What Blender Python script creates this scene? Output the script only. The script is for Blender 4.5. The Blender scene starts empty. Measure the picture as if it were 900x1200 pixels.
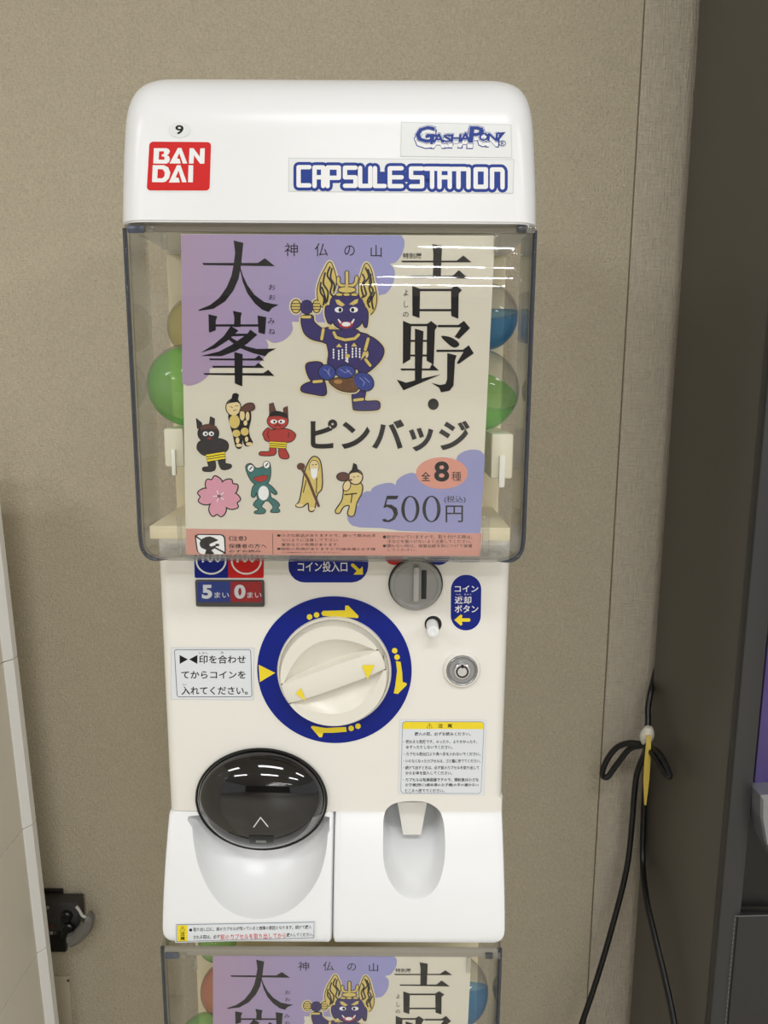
import bpy, bmesh, math, random
from mathutils import Vector, Matrix
from mathutils.geometry import tessellate_polygon

random.seed(4)
SC = bpy.context.scene
COL = SC.collection
R = math.radians

# ------------------------------------------------------------------ camera
F = 900.0
CAM = Vector((0.0, 0.0, 1.35))
PITCH, ROLL = R(9.9), R(0.3)
ROT = Matrix.Rotation(R(90) - PITCH, 3, 'X') @ Matrix.Rotation(ROLL, 3, 'Z')
cd = bpy.data.cameras.new('camera')
cd.sensor_fit = 'VERTICAL'
cd.sensor_height = 36.0
cd.lens = F / 1200 * 36.0
cd.clip_start = 0.02
cam = bpy.data.objects.new('camera', cd)
cam.matrix_world = Matrix.Translation(CAM) @ ROT.to_4x4()
COL.objects.link(cam)
SC.camera = cam

# ------------------------------------------------------------------ light
w = bpy.data.worlds.new('world')
SC.world = w
w.use_nodes = True
w.node_tree.nodes['Background'].inputs[0].default_value = (0.99, 0.99, 0.98, 1)
w.node_tree.nodes['Background'].inputs[1].default_value = 0.48
SC.view_settings.view_transform = 'Standard'
SC.view_settings.look = 'None'
SC.view_settings.exposure = 0.0
SC.view_settings.gamma = 1.0
SC.view_settings.use_curve_mapping = False
SC.cycles.transparent_max_bounces = 32


def lamp(x, y, sx, sy, power, col=(0.972, 0.986, 1.0)):
    l = bpy.data.lights.new('ceiling_lamp', 'AREA')
    l.shape = 'RECTANGLE'
    l.size, l.size_y, l.energy, l.color = sx, sy, power, col
    o = bpy.data.objects.new('ceiling_lamp', l)
    o.location = (x, y, 2.66)
    COL.objects.link(o)


# rows of ceiling fittings down the shop
for y, p in ((-0.75, 20), (-2.6, 34)):
    for x in (-2.1, 0.15, 2.4):
        lamp(x, y, 1.2, 0.28, p)
for y, xs in ((-7.2, 0.66), (-9.3, 0.4), (-10.9, 0.12), (-12.5, -0.25)):
    for k in range(2):
        lamp(xs + 0.8 + k * 1.75, y, 1.6, 0.05, 36)


# ------------------------------------------------------------------ helpers
def ray(u, v):
    return ROT @ Vector(((u - 450) / F, -(v - 600) / F, -1.0))


def P(u, v, Y):
    """where the line of sight u, v meets the upright plane at depth Y"""
    d = ray(u, v)
    return CAM + d * (Y / d.y)


def on_profile(f):
    def s(u, v):
        d = ray(u, v)
        Y = f(1.3)
        for _ in range(30):
            p = CAM + d * (Y / d.y)
            Y = f(p.z)
        e = 1e-4
        n = Vector((0, -1, -(f(p.z + e) - f(p.z - e)) / (2 * e) * -1))
        return p, n.normalized()
    return s


def on_plane(Y):
    return lambda u, v: (P(u, v, Y), Vector((0, -1, 0)))


def srgb(c):
    if isinstance(c, str):
        c = [int(c[i:i + 2], 16) for i in (1, 3, 5)]
    c = [x / 255 for x in c]
    return tuple(x / 12.92 if x <= .04045 else ((x + .055) / 1.055) ** 2.4 for x in c) + (1,)


_M = {}


def mat(name, c, rough=0.45, metal=0.0, spec=0.5, var=0.0, vs=40, bump=0.0, bs=400, coat=0.0):
    if name in _M:
        return _M[name]
    m = bpy.data.materials.new(name)
    m.use_nodes = True
    nt = m.node_tree
    b = nt.nodes['Principled BSDF']
    col = srgb(c)
    b.inputs['Base Color'].default_value = col
    b.inputs['Roughness'].default_value = rough
    b.inputs['Metallic'].default_value = metal
    b.inputs['Specular IOR Level'].default_value = spec
    b.inputs['Coat Weight'].default_value = coat
    b.inputs['Coat Roughness'].default_value = 0.06
    tc = nt.nodes.new('ShaderNodeTexCoord')
    if var:
        n = nt.nodes.new('ShaderNodeTexNoise')
        n.inputs['Scale'].default_value = vs
        n.inputs['Detail'].default_value = 4
        nt.links.new(tc.outputs['Object'], n.inputs['Vector'])
        mr = nt.nodes.new('ShaderNodeMapRange')
        mr.inputs['To Min'].default_value = 1 - var
        mr.inputs['To Max'].default_value = 1 + var
        nt.links.new(n.outputs['Fac'], mr.inputs['Value'])
        mx = nt.nodes.new('ShaderNodeMix')
        mx.data_type = 'RGBA'
        mx.blend_type = 'MULTIPLY'
        mx.inputs['Factor'].default_value = 1
        mx.inputs['A'].default_value = col
        nt.links.new(mr.outputs['Result'], mx.inputs['B'])
        nt.links.new(mx.outputs['Result'], b.inputs['Base Color'])
    if bump:
        n = nt.nodes.new('ShaderNodeTexNoise')
        n.inputs['Scale'].default_value = bs
        n.inputs['Detail'].default_value = 2
        nt.links.new(tc.outputs['Object'], n.inputs['Vector'])
        bp = nt.nodes.new('ShaderNodeBump')
        bp.inputs['Strength'].default_value = bump
        bp.inputs['Distance'].default_value = 0.001
        nt.links.new(n.outputs['Fac'], bp.inputs['Height'])
        nt.links.new(bp.outputs['Normal'], b.inputs['Normal'])
    _M[name] = m
    return m


def clear(name, tint=(0.992, 0.994, 0.992), edge=(0.10, 0.12, 0.17), power=6.0, gloss=1.0, body=0.0, bodycol=(1, 1, 1)):
    """thin clear or tinted plastic: transparent, darker along the long path, with a Fresnel gloss"""
    m = bpy.data.materials.new(name)
    m.use_nodes = True
    nt = m.node_tree
    nt.nodes.clear()
    N = nt.nodes.new
    out = N('ShaderNodeOutputMaterial')
    lw = N('ShaderNodeLayerWeight')
    lw.inputs['Blend'].default_value = 0.5
    pw = N('ShaderNodeMath')
    pw.operation = 'POWER'
    pw.inputs[1].default_value = power
    nt.links.new(lw.outputs['Facing'], pw.inputs[0])
    mx = N('ShaderNodeMix')
    mx.data_type = 'RGBA'
    mx.inputs['A'].default_value = (*tint, 1)
    mx.inputs['B'].default_value = (*edge, 1)
    nt.links.new(pw.outputs[0], mx.inputs['Factor'])
    tr = N('ShaderNodeBsdfTransparent')
    nt.links.new(mx.outputs['Result'], tr.inputs['Color'])
    base = tr.outputs[0]
    if body:
        df = N('ShaderNodeBsdfDiffuse')
        df.inputs['Color'].default_value = (*bodycol, 1)
        tl = N('ShaderNodeBsdfTranslucent')
        tl.inputs['Color'].default_value = (*bodycol, 1)
        a = N('ShaderNodeMixShader')
        a.inputs[0].default_value = 0.5
        nt.links.new(df.outputs[0], a.inputs[1])
        nt.links.new(tl.outputs[0], a.inputs[2])
        b = N('ShaderNodeMixShader')
        b.inputs[0].default_value = body
        nt.links.new(base, b.inputs[1])
        nt.links.new(a.outputs[0], b.inputs[2])
        base = b.outputs[0]
    p5 = N('ShaderNodeMath')
    p5.operation = 'POWER'
    p5.inputs[1].default_value = 5.0
    nt.links.new(lw.outputs['Facing'], p5.inputs[0])
    ml = N('ShaderNodeMath')
    ml.operation = 'MULTIPLY_ADD'
    ml.inputs[1].default_value = 0.9 * gloss
    ml.inputs[2].default_value = 0.036 * gloss
    nt.links.new(p5.outputs[0], ml.inputs[0])
    gl = N('ShaderNodeBsdfGlossy')
    gl.inputs['Roughness'].default_value = 0.015
    ms = N('ShaderNodeMixShader')
    nt.links.new(ml.outputs[0], ms.inputs[0])
    nt.links.new(base, ms.inputs[1])
    nt.links.new(gl.outputs[0], ms.inputs[2])
    nt.links.new(ms.outputs[0], out.inputs['Surface'])
    return m


class MB:
    def __init__(s):
        s.v, s.f, s.mi = [], [], []
        s.mats = []

    def m(s, material):
        if material not in s.mats:
            s.mats.append(material)
        return s.mats.index(material)

    def face(s, idx, material):
        s.f.append(idx)
        s.mi.append(s.m(material))

    def add(s, verts, faces, material):
        o = len(s.v)
        s.v += [Vector(p) for p in verts]
        k = s.m(material)
        for f in faces:
            s.f.append([o + i for i in f])
            s.mi.append(k)

    def loops(s, loops, material, closed=True, cap0=False, cap1=False, flip=False):
        n = len(loops[0])
        vs, fs = [], []
        for L in loops:
            vs += [Vector(p) for p in L]
        for j in range(len(loops) - 1):
            for i in range(n if closed else n - 1):
                a, b = j * n + i, j * n + (i + 1) % n
                q = [a, b, b + n, a + n]
                fs.append(q[::-1] if flip else q)
        if cap0:
            q = list(range(n))
            fs.append(q if flip else q[::-1])
        if cap1:
            q = [(len(loops) - 1) * n + i for i in range(n)]
            fs.append(q[::-1] if flip else q)
        s.add(vs, fs, material)

    def box(s, lo, hi, material, bevel=0.0, seg=2):
        bm = bmesh.new()
        bmesh.ops.create_cube(bm, size=1)
        for v in bm.verts:
            v.co = Vector([lo[k] + (v.co[k] + .5) * (hi[k] - lo[k]) for k in range(3)])
        if bevel:
            bmesh.ops.bevel(bm, geom=bm.edges[:], offset=bevel, segments=seg, profile=.5, affect='EDGES')
        bm.verts.index_update()
        s.add([v.co.copy() for v in bm.verts], [[v.index for v in f.verts] for f in bm.faces], material)
        bm.free()

    def lathe(s, c, prof, material, axis='y', n=64):
        """prof: list of (radius, offset along axis); axis y points to the viewer (-Y)"""
        loops = []
        for r, h in prof:
            L = []
            for i in range(n):
                a = 2 * math.pi * i / n
                if axis == 'y':
                    L.append((c[0] + r * math.cos(a), c[1] - h, c[2] + r * math.sin(a)))
                else:
                    L.append((c[0] + r * math.cos(a), c[1] + r * math.sin(a), c[2] + h))
            loops.append(L)
        s.loops(loops, material, cap0=True, cap1=True)

    def tube(s, pts, r, material, n=10, sub=6, closed=False):
        pts = [Vector(p) for p in pts]
        if sub:
            pts = spline(pts, sub, closed)
        loops = []
        up = Vector((0.3, -1, 0.2)).normalized()
        for i, p in enumerate(pts):
            t = (pts[min(i + 1, len(pts) - 1)] - pts[max(i - 1, 0)]).normalized()
            x = t.cross(up)
            if x.length < 1e-3:
                x = t.cross(Vector((1, 0, 0)))
            x.normalize()
            y = x.cross(t).normalized()
            up = y
            q = r(i / (len(pts) - 1)) if callable(r) else r
            loops.append([p + q * (math.cos(2 * math.pi * k / n) * x + math.sin(2 * math.pi * k / n) * y) for k in range(n)])
        s.loops(loops, material, cap0=True, cap1=True)

    def build(s, name, parent=None, smooth=35, origin=None, recalc=True):
        me = bpy.data.meshes.new(name)
        off = Vector(origin) if origin is not None else (Vector(parent['_loc']) if parent is not None else Vector())
        me.from_pydata([v - off for v in s.v], [], s.f)
        for m_ in s.mats:
            me.materials.append(m_)
        for p, k in zip(me.polygons, s.mi):
            p.material_index = k
            p.use_smooth = bool(smooth)
        if recalc:
            bm = bmesh.new()
            bm.from_mesh(me)
            bmesh.ops.recalc_face_normals(bm, faces=bm.faces)
            bm.to_mesh(me)
            bm.free()
        if smooth:
            me.set_sharp_from_angle(angle=R(smooth))
        me.update()
        o = bpy.data.objects.new(name, me)
        COL.objects.link(o)
        o['_loc'] = tuple(off)
        if parent is not None:
            o.parent = parent
        elif origin is not None:
            o.location = off
        return o


def spline(pts, sub=6, closed=True):
    pts = [Vector(p) for p in pts]
    n = len(pts)
    out = []
    rng = range(n) if closed else range(n - 1)
    for i in rng:
        if closed:
            p0, p1, p2, p3 = pts[i - 1], pts[i], pts[(i + 1) % n], pts[(i + 2) % n]
        else:
            p0, p1, p2, p3 = pts[max(i - 1, 0)], pts[i], pts[i + 1], pts[min(i + 2, n - 1)]
        for k in range(sub):
            t = k / sub
            out.append(.5 * ((2 * p1) + (p2 - p0) * t + (2 * p0 - 5 * p1 + 4 * p2 - p3) * t * t + (3 * p1 - p0 - 3 * p2 + p3) * t ** 3))
    if not closed:
        out.append(pts[-1])
    return out


def tag(o, label, cat, group=None, kind=None):
    o['label'], o['category'] = label, cat
    if group:
        o['group'] = group
    if kind:
        o['kind'] = kind
    return o


def struct(o):
    o['kind'] = 'structure'
    return o


def empty(name, loc):
    o = bpy.data.objects.new(name, None)
    o.location = loc
    o.empty_display_size = 0.05
    o['_loc'] = tuple(loc)
    COL.objects.link(o)
    return o


# ------------------------------------------------------------------ printing
_T = {}


def glyphs(txt, bold, res):
    k = (txt, bold, res)
    if k not in _T:
        c = bpy.data.curves.new('t', 'FONT')
        c.body = txt
        c.resolution_u = res
        c.offset = bold
        o = bpy.data.objects.new('t', c)
        COL.objects.link(o)
        me = bpy.data.meshes.new_from_object(o.evaluated_get(bpy.context.evaluated_depsgraph_get()))
        vs = [(v.co.x, v.co.y) for v in me.vertices]
        fs = [list(p.vertices) for p in me.polygons]
        bpy.data.objects.remove(o)
        bpy.data.curves.remove(c)
        bpy.data.meshes.remove(me)
        _T[k] = vs, fs
    return _T[k]


class Print:
    STEP = 0.00007

    def __init__(s, surf, base=0.0):
        s.surf, s.base = surf, base
        s.mb = MB()
        s.k = 0
        s.fr(0, 0, 1)

    def fr(s, ox, oy, k):
        s.o = (ox, oy, k)
        return s

    def w(s, p, layer):
        u, v = s.o[0] + p[0] / s.o[2], s.o[1] + p[1] / s.o[2]
        q, n = s.surf(u, v)
        return q + n * (s.base + layer * s.STEP + s.k * 2.2e-6)

    def poly(s, pts, m, layer, smooth=0, hole=None):
        pts = [Vector((p[0], p[1], 0)) for p in pts]
        if smooth:
            pts = spline(pts, smooth)
        ls = [pts]
        if hole:
            h = [Vector((p[0], p[1], 0)) for p in hole]
            ls.append(h)
        allp = [p for L in ls for p in L]
        s.k = (s.k + 1) % 20
        tris = tessellate_polygon(ls)
        s.mb.add([s.w(p, layer) for p in allp], [list(t) for t in tris], m)

    def ell(s, cx, cy, rx, ry, m, layer, n=28, rot=0):
        c, q = math.cos(R(rot)), math.sin(R(rot))
        pts = []
        for i in range(n):
            a = 2 * math.pi * i / n
            x, y = rx * math.cos(a), ry * math.sin(a)
            pts.append((cx + x * c - y * q, cy + x * q + y * c))
        s.poly(pts, m, layer)

    def ring(s, cx, cy, rx, ry, wd, m, layer, n=40):
        f = lambda d: [(cx + (rx - d) * math.cos(2 * math.pi * i / n), cy + (ry - d) * math.sin(2 * math.pi * i / n)) for i in range(n)]
        a, b = f(0), f(wd)
        s.mb.add([s.w(p, layer) for p in a + b], [[i, (i + 1) % n, n + (i + 1) % n, n + i] for i in range(n)], m)

    def stroke(s, pts, wd, m, layer, caps=True, sub=0):
        pts = [Vector((p[0], p[1], 0)) for p in pts]
        if sub:
            pts = spline(pts, sub, False)
        for a, b in zip(pts, pts[1:]):
            d = (b - a)
            if d.length < 1e-6:
                continue
            d.normalize()
            n = Vector((-d.y, d.x, 0)) * wd / 2
            s.k = (s.k + 1) % 20
            s.mb.add([s.w(p, layer) for p in (a + n, b + n, b - n, a - n)], [[0, 1, 2, 3]], m)
        if caps:
            for p in pts if not sub else (pts[::2] + [pts[-1]]):
                s.ell(p.x, p.y, wd / 2, wd / 2, m, layer, n=12)

    def rrect(s, q, r, m, layer, hole=0, n=5):
        """q: four corners clockwise from top left; rounded by r"""
        def loop(q, r):
            out = []
            for i in range(4):
                p, a, b = Vector(q[i]), Vector(q[i - 1]), Vector(q[(i + 1) % 4])
                da, db = (a - p).normalized(), (b - p).normalized()
                for k in range(n + 1):
                    t = k / n
                    out.append(p + da * r * (1 - math.sin(t * math.pi / 2)) + db * r * (1 - math.cos(t * math.pi / 2)))
            return out
        q = [Vector((a, b)) for a, b in q]
        L = loop(q, r)
        if hole:
            c = sum(q, Vector((0, 0))) / 4
            q2 = [p + Vector((hole if p.x < c.x else -hole, hole if p.y < c.y else -hole)) for p in q]
            H = loop(q2, max(r - hole, .1))
            N = len(L)
            s.mb.add([s.w(p, layer) for p in L + H], [[i, (i + 1) % N, N + (i + 1) % N, N + i] for i in range(N)], m)
        else:
            s.poly(L, m, layer)

    def shape(s, pts, fill, layer, ow=5, line=None, rim=None, rw=8, smooth=5):
        """a filled drawing with an outline (and the pale edge of a metal badge)"""
        q = [p.to_2d() for p in spline([Vector((a, b, 0)) for a, b in pts], smooth)] if smooth else [Vector(p) for p in pts]
        n = len(q)
        area = sum(q[i - 1].x * q[i].y - q[i].x * q[i - 1].y for i in range(n))
        sg = 1 if area > 0 else -1

        def grow(d):
            o = []
            for i in range(n):
                t = (q[(i + 1) % n] - q[i - 1])
                t = t.normalized() if t.length > 1e-9 else Vector((1, 0))
                o.append(q[i] + Vector((t.y, -t.x)) * d * sg)
            return o
        if rim:
            s.poly(grow(ow + rw), rim, layer - 1)
        if line:
            s.poly(grow(ow), line, layer)
        s.poly(q, fill, layer + 1)

    def oval(s, cx, cy, rx, ry, fill, layer, ow=5, line=None, rim=None, rw=8, rot=0):
        if rim:
            s.ell(cx, cy, rx + ow + rw, ry + ow + rw, rim, layer - 1, rot=rot)
        if line:
            s.ell(cx, cy, rx + ow, ry + ow, line, layer, rot=rot)
        s.ell(cx, cy, rx, ry, fill, layer + 1, rot=rot)

    def text(s, t, u0, v0, u1, v1, m, layer, bold=0.0, slope=0.0, res=2, shear=0.0):
        vs, fs = glyphs(t, bold, res)
        if not vs:
            return
        x0, x1 = min(p[0] for p in vs), max(p[0] for p in vs)
        y0, y1 = min(p[1] for p in vs), max(p[1] for p in vs)
        out = []
        s.k = (s.k + 1) % 20
        for x, y in vs:
            a, b = (x - x0) / (x1 - x0), (y - y0) / max(y1 - y0, 1e-6)
            u = u0 + a * (u1 - u0)
            v = v1 + b * (v0 - v1) + (u - u0) * slope
            out.append(s.w((u + shear * (v1 - v), v), layer))
        s.mb.add(out, fs, m)

    def build(s, name, parent=None):
        return s.mb.build(name, parent, smooth=0, recalc=False)


# ------------------------------------------------------------------ materials
WHITE = mat('glossy_white_plastic', (236, 237, 238), 0.28, spec=0.45, var=0.012, vs=9)
CREAM = mat('satin_white_plastic', (234, 231, 223), 0.34, spec=0.42, var=0.015, vs=9)
IVORY = mat('ivory_plastic', (226, 214, 180), 0.45, var=0.02, vs=12)
KNOBW = mat('dial_white_plastic', (230, 226, 214), 0.30, var=0.01)
RED = mat('print_red', (206, 30, 28), 0.4, spec=.25)
BLUE = mat('print_blue', (8, 30, 128), 0.3, spec=.25)
NAVY = mat('print_logo_blue', (18, 52, 140), 0.35, spec=.25)
INK = mat('print_black', (22, 20, 22), 0.5, spec=.25)
LWHITE = mat('print_white', (238, 238, 238), 0.4, spec=.25)
YEL = mat('print_yellow', (240, 216, 52), 0.4, spec=.25)
STICK = mat('sticker_film', (226, 228, 228), 0.35)
STICKB = mat('sticker_grey_film', (222, 226, 230), 0.35)
FILM = mat('sticker_edge', (205, 207, 208), 0.4)
PAPER = mat('poster_paper', (217, 211, 194), 0.6, var=0.02, vs=60, spec=.25)
LILAC = mat('poster_lilac', (146, 147, 192), 0.6, spec=.25)
SALM = mat('poster_salmon', (205, 146, 132), 0.6)
PINKE = mat('poster_coral', (214, 146, 126), 0.6)
GOLD = mat('badge_gold', (212, 188, 104), 0.5, var=0.12, vs=300)
RIM = mat('badge_rim', (218, 204, 164), 0.5)
INDIGO = mat('badge_indigo', (48, 36, 100), 0.5)
DLINE = mat('badge_line', (24, 16, 24), 0.5)
STONE = mat('badge_blue_stone', (52, 66, 142), 0.4, var=0.5, vs=500)
BROWN = mat('badge_brown', (104, 70, 38), 0.5, var=0.4, vs=400)
OBLACK = mat('badge_black', (34, 30, 34), 0.5)
ORED = mat('badge_red', (172, 40, 34), 0.5)
TEAL = mat('badge_teal', (48, 110, 106), 0.5)
SAK = mat('badge_pink', (214, 150, 168), 0.5, var=0.08, vs=300)
SKIN = mat('badge_skin', (226, 204, 152), 0.5)
HAIR = mat('badge_hair', (90, 50, 38), 0.5)
METAL = mat('grey_metal', (146, 146, 143), 0.34, metal=0.1)
CHROME = mat('bright_metal', (205, 206, 208), 0.22, metal=0.9)
DGREY = mat('dark_grey_plastic', (70, 68, 66), 0.4)
BLACK = mat('black_plastic', (16, 16, 17), 0.35)
SMOKE = mat('smoked_black_plastic', (16, 16, 17), 0.05, spec=0.55, coat=0.6)
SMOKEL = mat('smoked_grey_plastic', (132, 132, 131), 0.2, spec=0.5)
CASE = clear('clear_acrylic')
TAB = clear('clear_moulding', tint=(0.9, 0.9, 0.88), edge=(0.7, 0.72, 0.74), power=2.5, body=0.10, bodycol=(.85, .85, .82))
SHADE = clear('hood_shade_grey', tint=(0.55, 0.54, 0.5), edge=(0.3, 0.3, 0.3), power=2, body=0.75, bodycol=(.62, .58, .50))

# lilac of the cloud runs from pinkish to bluish across the print
CLOUD = bpy.data.materials.new('poster_cloud')
CLOUD.use_nodes = True
_nt = CLOUD.node_tree
_b = _nt.nodes['Principled BSDF']
_b.inputs['Roughness'].default_value = 0.6
_tc = _nt.nodes.new('ShaderNodeTexCoord')
_sx = _nt.nodes.new('ShaderNodeSeparateXYZ')
_mr = _nt.nodes.new('ShaderNodeMapRange')
_mr.inputs['From Min'].default_value = -0.12
_mr.inputs['From Max'].default_value = 0.055
_mx = _nt.nodes.new('ShaderNodeMix')
_mx.data_type = 'RGBA'
_mx.inputs['A'].default_value = srgb((170, 146, 174))
_mx.inputs['B'].default_value = srgb((148, 149, 200))
_nt.links.new(_tc.outputs['Object'], _sx.inputs[0])
_nt.links.new(_sx.outputs['X'], _mr.inputs['Value'])
_nt.links.new(_mr.outputs['Result'], _mx.inputs['Factor'])
_nt.links.new(_mx.outputs['Result'], _b.inputs['Base Color'])


def wallpaper(name, c, sx, sz, strength):
    m = mat(name, c, 0.7, spec=0.25)
    nt = m.node_tree
    b = nt.nodes['Principled BSDF']
    tc = nt.nodes.new('ShaderNodeTexCoord')
    hs = []
    for (kx, kz, ns) in ((sx, sz, 1.0), (sz * .8, sx * .8, 1.0), (35, 35, 1.0)):
        mp = nt.nodes.new('ShaderNodeMapping')
        mp.inputs['Scale'].default_value = (kx, 1, kz)
        n = nt.nodes.new('ShaderNodeTexNoise')
        n.inputs['Scale'].default_value = ns
        n.inputs['Detail'].default_value = 3
        n.inputs['Roughness'].default_value = 0.6
        nt.links.new(tc.outputs['Object'], mp.inputs[0])
        nt.links.new(mp.outputs[0], n.inputs['Vector'])
        hs.append(n)
    ad = nt.nodes.new('ShaderNodeMath')
    ad.operation = 'ADD'
    nt.links.new(hs[0].outputs['Fac'], ad.inputs[0])
    nt.links.new(hs[1].outputs['Fac'], ad.inputs[1])
    ad2 = nt.nodes.new('ShaderNodeMath')
    ad2.operation = 'MULTIPLY_ADD'
    ad2.inputs[1].default_value = 0.22
    nt.links.new(hs[2].outputs['Fac'], ad2.inputs[0])
    nt.links.new(ad.outputs[0], ad2.inputs[2])
    bp = nt.nodes.new('ShaderNodeBump')
    bp.inputs['Strength'].default_value = strength
    bp.inputs['Distance'].default_value = 0.0026
    nt.links.new(ad2.outputs[0], bp.inputs['Height'])
    nt.links.new(bp.outputs['Normal'], b.inputs['Normal'])
    mr = nt.nodes.new('ShaderNodeMapRange')
    mr.inputs['From Min'].default_value = 0.6
    mr.inputs['From Max'].default_value = 1.62
    mr.inputs['To Min'].default_value = 0.76
    mr.inputs['To Max'].default_value = 1.22
    nt.links.new(ad2.outputs[0], mr.inputs['Value'])
    mx = nt.nodes.new('ShaderNodeMix')
    mx.data_type = 'RGBA'
    mx.blend_type = 'MULTIPLY'
    mx.inputs['Factor'].default_value = 1
    mx.inputs['A'].default_value = srgb(c)
    nt.links.new(mr.outputs['Result'], mx.inputs['B'])
    nt.links.new(mx.outputs['Result'], b.inputs['Base Color'])
    return m


WALLM = wallpaper('woven_beige_wallpaper', (202, 191, 167), 200, 560, 1.0)
STRIPM = wallpaper('ribbed_beige_wallpaper', (206, 195, 176), 55, 620, 1.0)

# ------------------------------------------------------------------ room
WY = 1.10
b = MB(); b.box((-3.5, WY, 0), (4.0, WY + .1, 2.75), WALLM); struct(b.build('wall_back', smooth=0))
b = MB(); b.box((-6, -16, -.1), (7, WY + .1, 0), mat('floor_vinyl', (196, 190, 178), 0.35, var=.05, vs=3)); struct(b.build('floor', smooth=0))
b = MB(); b.box((-6, -16, 2.68), (7, WY + .1, 2.78), mat('ceiling_board', (214, 210, 202), 0.9, bump=.2, bs=80)); struct(b.build('ceiling', smooth=0))
b = MB(); b.box((-6, -16.1, 0), (7, -16, 2.75), mat('far_wall_paint', (96, 90, 84), 0.8, var=.1, vs=2)); struct(b.build('wall_front', smooth=0))
# the second strip of wallpaper to the right of the joint, a hair proud of the wall
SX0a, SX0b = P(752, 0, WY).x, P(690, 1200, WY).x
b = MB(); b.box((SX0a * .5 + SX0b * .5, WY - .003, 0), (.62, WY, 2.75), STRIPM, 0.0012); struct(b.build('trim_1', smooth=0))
b = MB(); b.box((SX0a * .5 + SX0b * .5 - .0016, WY - .001, 0), (SX0a * .5 + SX0b * .5, WY, 2.75), mat('joint_shadow_brown', (112, 102, 84), .8)); struct(b.build('joint_shade_strip', smooth=0))  # thin strip with the shadow line of the joint put into its colour

zs_ = P(100, 806, WY).z
b = MB(); b.box((-1.2, WY - .0006, zs_ - .0006), (SX0a - .003, WY, zs_ + .0006), mat('paper_joint', (196, 185, 162), .8)); struct(b.build('trim_3', smooth=0))

# ------------------------------------------------------------------ the capsule machine
YW, YB, YT, YP = 0.640, 0.715, 0.672, 0.648           # window, panel, tray lip, poster depths
BXL, BXR = P(187, 660, YB + .008).x, P(597, 660, YB + .008).x        # body sides
WXL, WXR = P(144, 264, YW + .013).x, P(629, 264, YW + .013).x        # window sides
MX = (BXL + BXR) / 2
Z_TRAYB = P(392, 1106, YT).z
Z_STEP = P(392, 951, YB).z
Z_WTOP = P(386, 262, YW).z
Z_WBOT = P(386, 662, YW).z
Z_FLOOR = P(190, 616, 0.665).z
ZB_UP, PITCH_Z = Z_TRAYB, Z_WTOP - Z_TRAYB
M = empty('capsule_machine', (MX, 0.86, Z_TRAYB))


def arc(cx, cy, r, a0, a1, n=7):
    return [(cx + r * math.cos(R(a0 + (a1 - a0) * k / n)), cy + r * math.sin(R(a0 + (a1 - a0) * k / n))) for k in range(n + 1)]


def rr_loop(xl, xr, yf, yb, rf, rb, z, nf=8):
    """rounded footprint, seen from above, front towards -Y"""
    o = arc(xl + rf, yf + rf, rf, 180, 270, nf) + arc(xr - rf, yf + rf, rf, 270, 360, nf)
    o += arc(xr - rb, yb - rb, rb, 0, 90, 3) + arc(xl + rb, yb - rb, rb, 90, 180, 3)
    return [(x, y, z) for x, y in o]


# ---- hood
HZ = P(386, 259, YW).z
HTOP = P(386, 91, 0.70).z
HH = HTOP - HZ


def hood_y(z):
    s_ = (z - HZ) / HH
    k = min(max((s_ - .52) / .48, 0), .9999)
    return YW - .001 + .006 * max(s_, 0) + .085 * (1 - math.sqrt(1 - k ** 2.6))


hl, loops = [], []
HXL, HXR = P(143, 258, YW + .016).x, P(629, 259, YW + .016).x
for i in range(31):
    s_ = math.sin(math.pi / 2 * i / 30)
    z = HZ + HH * s_
    k = s_
    ins = 0.003 * k + 0.006 * k * k + 0.009 * (1 - math.sqrt(max(1 - (max(k - .6, 0) / .4) ** 2.6, 0)))
    yf = hood_y(z)
    r = .022 + .006 * s_
    loops.append(rr_loop(HXL + ins, HXR - ins, yf, .99 - .02 * s_, r, .02, z))
c = Vector(((HXL + HXR) / 2, .85, HTOP))
last = loops[-1]
for q in (.8, .4):
    loops.append([(c.x + (p[0] - c.x) * q, c.y + (p[1] - c.y) * q, HTOP + .0008 * (1 - q)) for p in last])
lip = [(p[0] + .0008 * (1 if p[0] < MX else -1), p[1] + .0008, p[2] - .0008) for p in loops[0]]
b = MB()
b.loops([[(p[0], p[1], p[2] - .0006) for p in lip], lip] + loops, WHITE, cap0=True, cap1=True)
hood = b.build('hood', M, smooth=40)
hood['label'] = 'white rounded hood'

# logos on the hood
HS = on_profile(hood_y)
p = Print(HS, .0002)
p.fr(160, 160, 9)


def quadgrid(pr, q, m, layer, r=0, nx=6, ny=8):
    vs = []
    a, b_, c_, d = [Vector(x) for x in q]
    for j in range(ny + 1):
        for i in range(nx + 1):
            s1, t1 = i / nx, j / ny
            pt = (a * (1 - s1) + b_ * s1) * (1 - t1) + (d * (1 - s1) + c_ * s1) * t1
            vs.append(pr.w(pt, layer))
    pr.mb.add(vs, [[j * (nx + 1) + i, j * (nx + 1) + i + 1, (j + 1) * (nx + 1) + i + 1, (j + 1) * (nx + 1) + i] for j in range(ny) for i in range(nx)], m)


p.rrect([(128, 42), (798, 48), (784, 584), (100, 580)], 45, LWHITE, 1)
p.rrect([(138, 55), (788, 60), (772, 572), (108, 570)], 40, RED, 2)
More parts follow.
